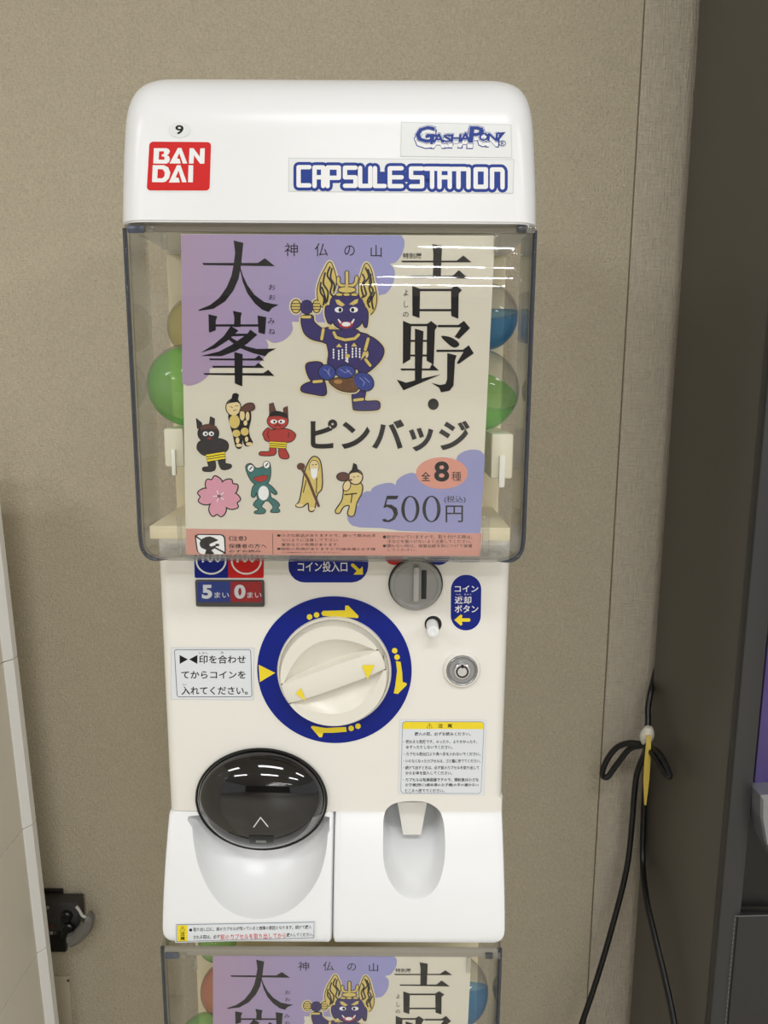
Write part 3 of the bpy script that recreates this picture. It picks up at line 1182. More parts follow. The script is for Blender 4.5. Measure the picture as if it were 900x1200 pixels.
p = Print(PS, .0003).fr(460, 835, 7.5)
p.rrect([(62, 58), (826, 62), (806, 726), (52, 716)], 10, FILM, .4)
p.rrect([(64, 60), (824, 64), (804, 724), (54, 714)], 10, STICKB, 1)
OUT = mat('sticker_outline', (110, 120, 130), .4)
p.rrect([(86, 76), (806, 78), (778, 712), (70, 708)], 30, OUT, 2)
p.rrect([(90, 80), (802, 82), (775, 708), (74, 704)], 28, STICKB, 3)
p.poly([(88, 142), (90, 100), (110, 80), (785, 82), (802, 104), (800, 144)], YEL, 4)
p.text('⚠', 300, 92, 350, 134, INK, 5, bold=.01)
p.text('注', 400, 96, 442, 134, INK, 5, bold=.02)
p.text('意', 482, 96, 524, 134, INK, 5, bold=.02)
lines = [('購入の際、必ずお読みください。', 195, 686, 170), ('・揺れると危険です。のったり、よりかかったり、', 98, 745, 238), ('ゆすったりしないでください。', 120, 528, 286),
         ('・カプセル取出口より奥へ手を入れないでください。', 98, 772, 346), ('・いらなくなったカプセルは、ゴミ箱に捨ててください。', 96, 774, 407),
         ('・続けて出すときは、必ず前のカプセルを取り出して', 94, 760, 466), ('からお金を投入してください。', 114, 524, 513),
         ('・カプセルは包装容器ですので、開封後は小さな', 92, 756, 572), ('お子様(特に3歳未満のお子様)の手の届かない', 112, 758, 619), ('ところへ捨ててください。', 110, 455, 668)]
for t_, x0, x1, y0 in lines:
    p.text(t_, x0, y0, x1, y0 + 32, INK, 5, bold=.012, res=1)
o = p.build('caution_sticker', panel); o['label'] = 'caution sticker with yellow heading and small print'

p = Print(TS, .0004).fr(170, 850, 900 / 230)
q = [(138, 908), (785, 896), (785, 978), (138, 996)]
quadgrid(p, q, STICKB, .6)
quadgrid(p, [(144, 912), (776, 900), (776, 974), (144, 992)], OUT, 1.2)
quadgrid(p, [(147, 915), (774, 903), (773, 971), (147, 989)], STICKB, 2)
quadgrid(p, [(149, 916), (196, 915), (196, 988), (149, 989)], YEL, 3)
p.text('⚠', 160, 920, 185, 942, INK, 4, bold=.01)
p.text('注', 162, 945, 184, 964, INK, 4, bold=.02)
p.text('意', 162, 966, 184, 985, INK, 4, bold=.02)
SL = -.022
p.text('●', 203, 930, 217, 944, INK, 4)
p.text('取り出し口に、前のカプセルが残っていると故障の原因となります。続けて購入', 222, 926, 764, 944, INK, 4, bold=.012, slope=SL, res=1)
p.text('される際は、必ず', 222, 961, 344, 979, INK, 4, bold=.012, slope=SL, res=1)
p.text('前のカプセルを取り出してから', 346, 956, 648, 982, RED, 4, bold=.008, slope=SL, res=1)
p.text('購入してください。', 650, 951, 772, 969, INK, 4, bold=.012, slope=SL, res=1)
o = p.build('caution_sticker', t1); o['label'] = 'long narrow caution sticker with red writing'

# ------------------------------------------------------------------ the poster
PC = P(392, 465, YP)
Zb = P(392, 651, YP).z
POST = empty('display_card', (PC.x, YP, Zb))
b = MB()
cor = [P(212, 274, YP), P(580, 276, YP), P(562, 652, YP), P(218, 650, YP)]
b.loops([[v + Vector((0, .0007, 0)) for v in cor], cor], PAPER, cap0=True, cap1=True)
card = b.build('card', POST, smooth=0)
PP = on_plane(YP)
p = Print(PP, .0001)


def lobes(pts):
    """outline through pts; a third number bulges the run that starts there outward into an arc"""
    out = []
    for a, b_ in zip(pts, pts[1:] + pts[:1]):
        out.append(a[:2])
        if len(a) > 2:
            for k in range(1, 10):
                t = k / 10
                x, y = a[0] + (b_[0] - a[0]) * t, a[1] + (b_[1] - a[1]) * t
                h = a[2] * math.sqrt(max(1 - (2 * t - 1) ** 2, 0))
                dx, dy = b_[0] - a[0], b_[1] - a[1]
                l_ = math.hypot(dx, dy)
                out.append((x + dy / l_ * h, y - dx / l_ * h))
    return out


p.poly(lobes([(212.3, 274.4), (470, 275.8, 9), (457, 309, 11), (444, 346), (400, 378), (342, 377, 13), (311.5, 397, 11), (288, 430.5), (246, 431.5, 9), (213.6, 449)]), CLOUD, 1)
p.fr(330, 470, 900 / 310)
p.poly(lobes([(676, 452), (400, 441), (340, 432), (268, 430, 42), (262, 354, 16), (302, 308, 16), (388, 286, 18), (460, 250), (580, 250), (592, 206, 30), (692, 186)]), LILAC, 1)
p.ell(545, 245, 88, 54, PINKE, 2)
p.fr(0, 0, 1)
p.poly([(218, 619.5), (564.5, 625), (562.3, 651.7), (218.4, 649.7)], SALM, 1)
o = p.build('colour_fields', card)

# large brush lettering
p = Print(PP, .0001).fr(130, 250, 900 / 220)
L_ = 3
p.poly([(588, 130), (635, 142), (624, 250), (612, 315), (588, 370), (548, 422), (492, 458), (420, 468), (422, 462), (475, 440), (520, 405), (555, 355), (578, 300), (588, 250), (596, 190)], INK, L_)
p.poly([(438, 238), (705, 238), (738, 215), (787, 254), (445, 248)], INK, L_)
p.poly([(622, 262), (634, 300), (655, 345), (690, 392), (735, 425), (780, 435), (805, 438), (772, 455), (757, 474), (725, 462), (690, 432), (655, 385), (632, 328), (620, 275)], INK, L_)
p.poly([(468, 484), (511, 494), (503, 515), (503, 560), (475, 572), (470, 568)], INK, L_)
p.poly([(585, 467), (628, 477), (622, 500), (622, 545), (590, 545), (592, 500)], INK, L_)
p.poly([(703, 490), (745, 497), (740, 570), (738, 580), (708, 572)], INK, L_)
p.poly([(480, 532), (720, 532), (720, 543), (480, 543)], INK, L_)
p.poly([(575, 540), (612, 562), (560, 610), (500, 648), (430, 668), (490, 632), (540, 590)], INK, L_)
p.poly([(585, 577), (655, 577), (668, 557), (702, 582), (655, 624), (600, 660), (530, 685), (430, 684), (520, 662), (580, 630), (640, 588), (580, 590)], INK, L_)
p.poly([(565, 588), (610, 615), (650, 638), (700, 650), (792, 648), (755, 668), (740, 685), (680, 670), (610, 642), (560, 602)], INK, L_)
p.poly([(470, 696), (690, 696), (710, 680), (735, 706), (475, 704)], INK, L_)
p.poly([(485, 731), (690, 731), (708, 716), (735, 741), (490, 740)], INK, L_)
p.poly([(443, 766), (730, 766), (755, 750), (783, 779), (450, 774)], INK, L_)
p.poly([(592, 665), (632, 675), (630, 830), (594, 815)], INK, L_)
for ch, y0, y1, x0 in (('お', 341, 367, 757), ('お', 390, 415, 757), ('み', 503, 531, 753), ('ね', 552, 580, 756)):
    p.text(ch, x0, y0, x0 + 32, y1, INK, L_)
p.fr(430, 250, 900 / 220)
p.poly([(313, 147), (360, 157), (354, 305), (316, 305), (318, 190)], INK, L_)
p.poly([(163, 227), (430, 227), (462, 202), (502, 235), (170, 235)], INK, L_)
p.poly([(195, 300), (410, 300), (440, 272), (488, 313), (200, 308)], INK, L_)
p.poly([(217, 347), (262, 365), (255, 375), (252, 502), (218, 490)], INK, L_)
p.poly([(240, 362), (405, 362), (405, 373), (240, 373)], INK, L_)
p.poly([(403, 362), (425, 345), (456, 368), (440, 385), (438, 505), (404, 492)], INK, L_)
p.poly([(250, 459), (405, 459), (405, 469), (250, 469)], INK, L_)
p.poly([(173, 515), (212, 532), (208, 700), (172, 722)], INK, L_)
p.poly([(200, 530), (298, 530), (298, 541), (200, 541)], INK, L_)
p.poly([(288, 530), (308, 516), (338, 540), (326, 560), (320, 726), (286, 706)], INK, L_)
p.poly([(230, 553), (271, 565), (262, 802), (230, 806)], INK, L_)
p.poly([(200, 607), (290, 607), (290, 616), (200, 616)], INK, L_)
p.poly([(200, 677), (290, 677), (290, 686), (200, 686)], INK, L_)
p.poly([(160, 744), (300, 744), (312, 722), (345, 753), (165, 753)], INK, L_)
p.poly([(143, 797), (188, 812), (270, 790), (355, 772), (300, 795), (200, 838), (175, 848)], INK, L_)
p.poly([(340, 535), (438, 535), (465, 515), (494, 550), (442, 602), (420, 592), (452, 546), (340, 546)], INK, L_)
p.poly([(355, 590), (395, 592), (430, 610), (443, 630), (425, 643), (400, 635)], INK, L_, smooth=3)
p.poly([(333, 654), (460, 654), (488, 632), (512, 671), (440, 722), (430, 718), (463, 664), (333, 664)], INK, L_)
p.poly([(385, 670), (430, 681), (422, 705), (415, 826), (396, 850), (355, 858), (346, 836), (310, 813), (350, 823), (376, 818), (384, 796)], INK, L_)
p.ell(318, 915, 26, 27, INK, L_)
for ch, y0, y1, x0, x1 in (('よ', 366, 396, 176, 198), ('し', 420, 452, 178, 198), ('の', 473, 497, 172, 200)):
    p.text(ch, x0, y0, x1, y1, INK, L_)
p.text('特別展', 172, 190, 263, 218, INK, L_, bold=.012)
p.fr(320, 270, 835 / 160)
for ch, x0, x1, y0, y1 in (('神', 72, 152, 78, 158), ('仏', 255, 335, 78, 158), ('の', 436, 500, 92, 156), ('山', 597, 664, 90, 164)):
    p.text(ch, x0, y0, x1, y1, INK, L_, res=3)
p.fr(330, 470, 900 / 310)
p.text('ピンバッジ', 98, 60, 640, 168, INK, L_, bold=.03, res=5, slope=.008)
p.text('全', 475, 241, 506, 272, INK, L_, bold=.012)
p.text('8', 519, 205, 570, 274, INK, L_, bold=.03, res=6)
p.text('種', 578, 240, 611, 272, INK, L_, res=3)
# slim serif figures 500, yen sign and tax note
p.poly([(358, 322), (398, 322), (392, 334), (360, 334), (356, 352), (374, 352), (392, 364), (396, 384), (386, 402), (366, 412), (346, 410), (342, 402), (352, 400), (362, 406), (376, 398), (382, 384), (376, 368), (360, 360), (346, 364)], INK, L_)
for cx_ in (438, 510):
    n = 30
    a = [(cx_ + 31 * math.cos(2 * math.pi * i / n), 367 + 45 * math.sin(2 * math.pi * i / n)) for i in range(n)]
    h = [(cx_ + 19.5 * math.cos(2 * math.pi * i / n), 367 + 41 * math.sin(2 * math.pi * i / n)) for i in range(n)]
    p.mb.add([p.w(q, L_) for q in a + h], [[i, (i + 1) % n, n + (i + 1) % n, n + i] for i in range(n)], INK)
p.text('円', 558, 355, 617, 412, INK, L_, res=3)
p.text('(税込)', 553, 322, 626, 348, INK, L_)
p.build('title_lettering', card)

# warning strip
p = Print(PP, .0001).fr(215, 612, 900 / 185)
p.rrect([(62, 66), (238, 68), (244, 182), (78, 180)], 26, INK, 3)
p.rrect([(70, 72), (230, 74), (236, 182), (86, 180)], 22, LWHITE, 4)
p.poly([(92, 120), (110, 92), (150, 80), (190, 96), (196, 104), (150, 124), (158, 138), (190, 128), (176, 150), (160, 160), (176, 180), (124, 180), (130, 158), (104, 146)], INK, 5, smooth=2)
p.rrect([(182, 122), (204, 122), (204, 136), (184, 136)], 2, INK, 5)
p.stroke([(68, 78), (112, 108)], 9, INK, 5)
p.stroke([(176, 142), (240, 176)], 9, INK, 5)
p.text('《注意》', 258, 78, 362, 106, INK, 3, bold=.006)
p.text('保護者の方へ', 258, 122, 474, 148, INK, 3, bold=.006)
p.text('必ずお読み', 258, 156, 442, 172, INK, 3, bold=.004)
p.text('ください。', 258, 178, 432, 184, INK, 3)
p.stroke([(508, 66), (511, 184)], 2.5, INK, 3, caps=False)
p.text('●小さな部品がありますので、誤って飲み込ま', 534, 66, 1094, 84, INK, 3, res=1)
p.text('ないように注意して下さい。', 560, 92, 888, 110, INK, 3, res=1)
p.text('窒息などの危険があります。', 560, 118, 886, 136, INK, 3, res=1)
p.text('●破裂の危険がありますので3歳未満のお子様', 534, 143, 1094, 159, INK, 3, res=1, slope=.004)
p.text('には絶対に与えないで下さい。', 560, 168, 900, 176, INK, 3, res=1)
p.fr(400, 612, 900 / 230)
p.text('●針がついていますので、取り付ける時は、', 190, 58, 600, 76, INK, 3, res=1)
p.text('手などを傷つけないよう注意してください。', 212, 80, 596, 96, INK, 3, res=1)
p.text('●使わない時は、保管台紙を針につけて保管', 190, 100, 600, 116, INK, 3, res=1)
p.text('してください。', 212, 120, 344, 132, INK, 3, res=1)
p.build('caution_print', card)

# dancing blue figure
p = Print(PP, .0001).fr(320, 270, 835 / 160)
kw = dict(line=DLINE, rim=RIM, ow=6, rw=9)
G0 = 4
for pts in ([(345, 195), (368, 232), (384, 292), (380, 350), (352, 415), (324, 462), (302, 466), (278, 430), (273, 360), (292, 292), (312, 250)],
            [(570, 203), (598, 242), (613, 310), (632, 400), (625, 468), (600, 510), (582, 500), (560, 450), (530, 400), (527, 330), (546, 252)]):
    p.shape(pts, GOLD, G0, **kw)
for st in ([(348, 225), (332, 275), (360, 325), (350, 380), (368, 405)], [(318, 262), (308, 325), (336, 375), (330, 435)], [(292, 320), (290, 375), (312, 415), (308, 455)],
           [(566, 230), (585, 285), (556, 330), (570, 390), (545, 410)], [(598, 270), (590, 330), (612, 370), (578, 430), (590, 470)], [(622, 380), (604, 425), (612, 480)], [(360, 235), (352, 290), (374, 330), (372, 370)], [(300, 350), (318, 405), (322, 445)], [(548, 270), (560, 300), (540, 345), (552, 400)], [(582, 240), (602, 310), (588, 350), (600, 400), (588, 440)]):
    p.stroke(st, 11, DLINE, G0 + 2, sub=4)
body = [
    [(350, 460), (362, 415), (400, 395), (500, 395), (545, 420), (558, 470), (550, 540), (520, 588), (450, 612), (390, 588), (357, 540)],
    [(324, 470), (348, 470), (358, 560), (342, 570), (322, 520)], [(548, 470), (578, 500), (572, 588), (552, 570)],
    [(315, 605), (370, 598), (400, 612), (505, 610), (530, 625), (592, 655), (562, 760), (545, 840), (352, 840), (342, 750), (330, 690)],
    [(177, 530), (240, 522), (250, 560), (300, 602), (345, 612), (345, 690), (300, 680), (230, 660), (187, 615)],
    [(585, 650), (640, 680), (676, 730), (658, 790), (600, 850), (548, 878), (522, 850), (566, 800), (590, 760), (572, 700)],
    [(202, 828), (232, 808), (300, 816), (320, 905), (250, 925), (217, 890)],
    [(240, 925), (305, 912), (325, 985), (308, 1008), (250, 1000), (182, 985), (174, 960), (197, 940)],
    [(492, 960), (562, 975), (560, 1042), (636, 1045), (652, 1066), (634, 1095), (512, 1098), (490, 1075)],
]
p.oval(140, 465, 27, 38, GOLD, G0, **kw)
p.oval(266, 465, 22, 36, GOLD, G0, **kw)
for yy in (448, 466, 484):
    p.stroke([(114, yy), (166, yy)], 5, DLINE, G0 + 2)
    p.stroke([(246, yy), (286, yy)], 5, DLINE, G0 + 2)
for pts in body:
    p.shape(pts, INDIGO, G0 + 1, **kw)
p.oval(206, 470, 36, 40, INDIGO, G0 + 2, ow=5, line=DLINE)
for xx in (192, 208, 222):
    p.stroke([(xx, 452), (xx, 486)], 3, DLINE, G0 + 4)
T_ = G0 + 4
for st in ([(400, 292), (404, 330), (450, 342), (500, 330), (512, 288)], [(452, 258), (452, 330)]):
    p.stroke(st, 28, DLINE, T_, sub=3)
    p.stroke(st, 17, GOLD, T_ + 1, sub=3)
p.oval(452, 364, 52, 17, GOLD, T_ + 1, ow=6, line=DLINE)
for xx in (405, 450, 498):
    p.oval(xx, 393, 20, 8, GOLD, T_ + 1, ow=4, line=DLINE)
p.poly([(380, 425), (402, 424), (440, 455), (422, 466), (392, 452)], GOLD, T_)
p.poly([(522, 420), (500, 425), (465, 452), (490, 457), (516, 445)], GOLD, T_)
for ex, px_ in ((402, 410), (494, 487)):
    p.ell(ex, 486, 25, 17, LWHITE, T_)
    p.ell(px_, 487, 10, 12, INK, T_ + 1)
p.poly([(395, 545), (420, 558), (470, 558), (500, 545), (484, 588), (446, 602), (410, 590)], mat('badge_mouth_red', (170, 40, 42), .5), T_)
p.ell(447, 574, 27, 14, LWHITE, T_ + 1)
p.stroke([(400, 546), (413, 564)], 9, LWHITE, T_ + 1)
p.stroke([(494, 546), (482, 566)], 9, LWHITE, T_ + 1)
p.stroke([(440, 515), (450, 530), (462, 515)], 4, DLINE, T_)
p.poly([(340, 570), (390, 606), (342, 604)], GOLD, T_)
for st, wd in (([(180, 530), (226, 530)], 17), ([(308, 606), (298, 664)], 18), ([(582, 664), (564, 730)], 18), ([(566, 790), (594, 826)], 17), ([(250, 926), (296, 922)], 17), ([(498, 1038), (548, 1032)], 17),
               ([(372, 625), (386, 654), (440, 670), (500, 662), (524, 638)], 17)):
    p.stroke(st, wd + 7, DLINE, T_)
    p.stroke(st, wd, GOLD, T_ + 1)
p.poly([(552, 742), (585, 745), (535, 795)], GOLD, T_ + 1)
p.poly([(385, 714), (403, 692), (422, 714)], GOLD, T_)
p.poly([(478, 710), (496, 687), (514, 710)], GOLD, T_)
for xx, y0, k_ in ((370, 730, 4), (402, 738, 4), (424, 732, 4), (447, 700, 7), (456, 770, 3), (486, 725, 4), (508, 722, 4), (530, 726, 4)):
    for j in range(k_):
        p.ell(xx, y0 + 16 * j, 5, 7, LWHITE, T_)
p.ell(456, 768, 15, 12, GOLD, T_ + 1)
p.shape([(345, 915), (440, 900), (520, 910), (512, 980), (440, 984), (380, 960)], BROWN, T_, line=DLINE, rim=RIM, ow=5)
p.ell(398, 925, 26, 13, mat('badge_tan', (170, 126, 74), .5), T_ + 2)
for cx_, cy_, rx, ry, rt in ((330, 868, 50, 44, 10), (443, 865, 57, 38, 0), (555, 925, 62, 50, 35)):
    p.oval(cx_, cy_, rx, ry, STONE, T_ + 1, ow=6, line=DLINE, rot=rt)
WV = mat('badge_stone_vein', (150, 160, 206), .5)
for st in ([(310, 850), (330, 860), (350, 890)], [(345, 845), (338, 880)], [(410, 850), (440, 870), (470, 858)], [(450, 850), (480, 880)], [(530, 900), (560, 930), (550, 950)], [(560, 900), (590, 930)]):
    p.stroke(st, 3.5, WV, T_ + 3)
fig = p.build('figure_print', card); fig['label'] = 'printed dancing indigo figure with flaming gold hair'


def pic(name, label, frame):
    global p
    p = Print(PP, .0001).fr(*frame)
    return name, label


A6, A7 = (150, 440, 4.5), (330, 470, 900 / 310)
p = Print(PP, .0001).fr(*A6)
kb = dict(line=INK, ow=4)
for pts in ([(362, 225), (386, 250), (392, 272), (368, 280)], [(437, 217), (455, 228), (454, 268), (430, 258)]):
    p.shape(pts, OBLACK, 3, smooth=0, **kb)
p.oval(424, 305, 54, 46, OBLACK, 3, **kb)
p.shape([(385, 346), (462, 332), (518, 347), (528, 380), (504, 404), (410, 420), (372, 395), (367, 370)], OBLACK, 3, **kb)
p.shape([(422, 448), (456, 448), (456, 498), (402, 503), (397, 486), (426, 480)], OBLACK, 3, smooth=3, **kb)
p.shape([(478, 445), (510, 438), (513, 464), (543, 471), (538, 488), (495, 493)], OBLACK, 3, smooth=3, **kb)
p.poly([(380, 272), (420, 255), (468, 268), (474, 288), (425, 278), (385, 290)], HAIR, 5)
for ex in (409, 440):
    p.ell(ex, 307, 14, 12, LWHITE, 5)
    p.ell(ex + 2, 308, 6, 6, INK, 6)
p.ell(430, 331, 11, 4, ORED, 5)
p.shape([(412, 418), (510, 402), (514, 438), (418, 454)], YEL, 5, smooth=0, line=INK, ow=3)
for q in ([(414, 430), (512, 413)], [(416, 442), (513, 426)]):
    p.stroke(q, 4, INK, 7, caps=False)
o = p.build('badge_print', card); o['label'] = 'printed black ogre badge with yellow loincloth'

p = Print(PP, .0001).fr(*A6)
p.shape([(536, 205), (600, 200), (640, 188), (646, 230), (635, 280), (640, 320), (655, 358), (620, 368), (602, 325), (596, 378), (572, 375), (556, 310), (542, 260)], INK, 3, **kb)
p.oval(556, 168, 37, 42, SKIN, 3, line=INK, ow=5)
p.poly([(518, 152), (545, 125), (553, 96), (572, 92), (586, 102), (580, 126), (598, 155), (576, 140), (538, 145)], INK, 5)
p.stroke([(540, 165), (552, 168)], 3, INK, 5); p.stroke([(566, 160), (580, 160)], 3, INK, 5); p.stroke([(556, 185), (572, 182)], 3, INK, 5)
for e in ((562, 243, 28, 36), (603, 210, 13, 27), (631, 215, 10, 24), (620, 250, 10, 14), (572, 305, 21, 19), (616, 296, 21, 21), (578, 342, 10, 16), (626, 336, 9, 14), (586, 368, 16, 9), (640, 361, 18, 9)):
    p.ell(*e, GOLD if e[2] > 15 and e[1] < 330 else SKIN, 5)
p.shape([(592, 182), (622, 152), (658, 148), (667, 174), (640, 188), (605, 190)], HAIR, 5, line=INK, ow=4)
o = p.build('badge_print', card); o['label'] = 'printed badge of topknotted man blowing a brown shell'

p = Print(PP, .0001).fr(*A6)
for pts in ([(748, 150), (764, 145), (780, 192), (748, 205)], [(822, 172), (839, 162), (842, 212), (822, 208)]):
    p.shape(pts, HAIR, 3, smooth=0, **kb)
p.oval(790, 240, 54, 42, ORED, 3, **kb)
p.shape([(760, 287), (830, 282), (868, 296), (883, 320), (850, 350), (740, 347), (717, 322), (714, 302), (738, 278)], ORED, 3, **kb)
p.shape([(750, 380), (778, 385), (772, 418), (700, 420), (698, 404), (745, 402)], ORED, 3, smooth=3, **kb)
p.shape([(798, 385), (825, 385), (848, 424), (838, 438), (802, 430)], ORED, 3, smooth=3, **kb)
p.poly([(742, 218), (752, 198), (785, 186), (832, 200), (846, 228), (800, 214), (758, 216)], INK, 5, smooth=2)
for ex in (769, 810):
    p.ell(ex, 243, 18, 11, LWHITE, 5)
    p.ell(ex + (3 if ex < 790 else -3), 243, 6, 6, INK, 6)
p.stroke([(775, 266), (792, 261), (808, 267)], 4, INK, 5)
p.stroke([(788, 246), (789, 256)], 4, INK, 5)
p.shape([(746, 348), (838, 354), (834, 384), (748, 378)], YEL, 5, smooth=0, line=INK, ow=3)
for q in ([(747, 358), (837, 364)], [(748, 369), (836, 375)]):
    p.stroke(q, 4, INK, 7, caps=False)
for q in ([(742, 290), (735, 315), (745, 330)], [(850, 300), (845, 325)]):
    p.stroke(q, 4, INK, 5)
o = p.build('badge_print', card); o['label'] = 'printed red ogre badge with yellow loincloth'

p = Print(PP, .0001).fr(*A6)
for a in (-112, -43, 22, 98, 180):
    c_, s_ = math.cos(R(a)), math.sin(R(a))
    loc = [(8, 0), (40, -36), (78, -44), (108, -26), (98, -2), (112, 20), (80, 42), (40, 34)]
    p.shape([(482 + x * c_ - y * s_, 637 + (x * s_ + y * c_) * .95) for x, y in loc], SAK, 3, line=INK, ow=6, smooth=4)
for a in range(0, 360, 72):
    p.stroke([(480, 636), (480 + 30 * math.cos(R(a + 36)), 636 + 30 * math.sin(R(a + 36)))], 4, LWHITE, 6)
p.ell(480, 636, 8, 8, mat('badge_core', (120, 60, 80), .5), 7)
o = p.build('badge_print', card); o['label'] = 'printed pink cherry blossom badge'

p = Print(PP, .0001).fr(*A6)
p.shape([(622, 482), (648, 466), (676, 490), (712, 482), (730, 455), (748, 470), (750, 530), (730, 570), (672, 570), (642, 540)], TEAL, 3, **kb)
p.shape([(668, 575), (735, 570), (783, 615), (775, 626), (748, 610), (750, 655), (690, 655), (678, 615), (668, 640), (652, 632)], TEAL, 3, smooth=3, **kb)
p.shape([(690, 650), (722, 658), (702, 690), (724, 710), (715, 726), (672, 726), (670, 718), (692, 706), (662, 682)], TEAL, 3, smooth=3, **kb)
p.shape([(735, 650), (765, 650), (798, 680), (788, 698), (800, 712), (790, 720), (752, 718), (766, 700), (760, 680)], TEAL, 3, smooth=3, **kb)
p.ell(715, 620, 28, 38, LWHITE, 5)
for ex, ey in ((648, 489), (731, 471)):
    p.oval(ex, ey, 16, 18, LWHITE, 5, line=INK, ow=3)
    p.stroke([(ex - 5, ey + 6), (ex + 6, ey - 7)], 6, INK, 7)
p.shape([(664, 540), (735, 526), (724, 552), (690, 560)], ORED, 5, line=INK, ow=2, smooth=3)
o = p.build('badge_print', card); o['label'] = 'printed green frog badge'

p = Print(PP, .0001).fr(*A7)
p.shape([(92, 210), (110, 190), (130, 205), (137, 260), (135, 298), (120, 318), (110, 368), (95, 371), (91, 345), (70, 358), (50, 356), (62, 340), (72, 290), (78, 250)], GOLD, 3, line=INK, ow=4)
p.oval(111, 222, 16, 20, SKIN, 5, line=INK, ow=2)
p.poly([(98, 230), (124, 230), (120, 256), (110, 268), (102, 256)], LWHITE, 7)
p.stroke([(104, 216), (109, 217)], 2.5, INK, 7); p.stroke([(115, 216), (120, 215)], 2.5, INK, 7)
p.stroke([(66, 224), (90, 265), (126, 356)], 9, HAIR, 7)
p.ell(66, 222, 14, 12, HAIR, 7)
p.stroke([(84, 270), (74, 310)], 3, INK, 7); p.stroke([(120, 262), (118, 312)], 3, INK, 7)
p.ell(62, 354, 13, 6, SKIN, 7); p.ell(104, 366, 10, 6, SKIN, 7)
o = p.build('badge_print', card); o['label'] = 'printed badge of hooded old man with staff'

p = Print(PP, .0001).fr(*A7)
p.shape([(216, 282), (268, 280), (272, 310), (255, 345), (245, 388), (226, 384), (232, 355), (210, 358), (196, 380), (184, 374), (206, 340), (212, 310)], GOLD, 3, line=INK, ow=4, smooth=3)
p.oval(252, 258, 22, 24, SKIN, 4, line=INK, ow=4)
p.poly([(228, 252), (238, 238), (244, 210), (256, 216), (260, 234), (276, 252), (258, 242), (240, 244)], INK, 6)
p.stroke([(244, 258), (249, 258)], 2.5, INK, 6); p.stroke([(258, 256), (263, 255)], 2.5, INK, 6)
p.oval(209, 257, 20, 13, HAIR, 5, line=INK, ow=3)
p.stroke([(226, 268), (238, 268)], 6, HAIR, 6)
p.oval(222, 288, 11, 17, SKIN, 5, line=INK, ow=3, rot=20)
p.stroke([(215, 318), (255, 314)], 4, INK, 6); p.stroke([(240, 318), (236, 345)], 3.5, INK, 6)
o = p.build('badge_print', card); o['label'] = 'printed badge of dark haired child blowing a shell'

tag(POST, 'upper printed pin badge poster with the dancing indigo figure, whole inside the upper clear case', 'poster')

# ------------------------------------------------------------------ capsules
CLR = clear('clear_capsule', tint=(.93, .93, .93), edge=(.6, .62, .64), power=2.5, body=.05, bodycol=(.8, .8, .8))
CAPM = {
    'green': clear('green_capsule', tint=(.52, .86, .36), edge=(.22, .66, .24), power=2, body=.38, bodycol=(.30, .78, .20)),
    'blue': clear('blue_capsule', tint=(.35, .62, .86), edge=(.18, .4, .7), power=2, body=.34, bodycol=(.10, .38, .74)),
    'yellow': clear('yellow_capsule', tint=(.85, .82, .52), edge=(.65, .6, .3), power=2, body=.28, bodycol=(.78, .70, .28)),
    'red': clear('red_capsule', tint=(.92, .45, .36), edge=(.75, .2, .16), power=2, body=.34, bodycol=(.80, .20, .14)),
}


def capsule(c, r, colour, tilt, roll, label):
    root = empty('toy_capsule', (c.x, c.y, c.z - r))
    rot = Matrix.Rotation(R(roll), 3, 'Y') @ Matrix.Rotation(R(tilt), 3, 'X')
    for nm, lo_, hi_, rad, m_ in (('lid', 2, 90, 1.0, CLR), ('cup', -90, 6, .985, CAPM[colour])):
        b = MB()
        loops = []
        for j in range(13):
            la = R(lo_ + (hi_ - lo_) * j / 12)
            la = max(min(la, R(89.9)), R(-89.9))
            loops.append([c + rot @ Vector((r * rad * math.cos(la) * math.cos(2 * math.pi * i / 48), r * rad * math.cos(la) * math.sin(2 * math.pi * i / 48), r * rad * math.sin(la))) for i in range(48)])
        if nm == 'lid':
            loops = [[c + (q - c) * .975 for q in L] for L in loops[:1]] + loops
        b.loops(loops, m_)
        o = b.build(nm, root, smooth=50)
        o['label'] = 'clear lid' if nm == 'lid' else colour + ' cup'
    tag(root, label, 'capsule', 'toy capsules in the machines')
    return root


capsule(CL, CR_, 'green', -60, -30, 'green toy capsule at the left edge of the upper poster')
capsule(CRT, CR_, 'green', 25, 16, 'green toy capsule at the right edge of the upper poster')
capsule(Vector((P(233, 384, .738).x, .738, P(233, 384, .738).z)), .0290, 'yellow', 70, 20, 'pale yellow toy capsule above the left green one')
capsule(P(568, 372, .735), .0310, 'blue', 12, -6, 'blue toy capsule with clear lid above the right green one')

# ------------------------------------------------------------------ lower machine: a copy of the upper
def copy_tree(o, parent=None, skip=()):
    c_ = o.copy()
    COL.objects.link(c_)
    if parent is not None:
        c_.parent = parent
    for ch in list(o.children):
        if ch.name.split('.')[0] not in skip:
            copy_tree(ch, c_, skip)
    return c_


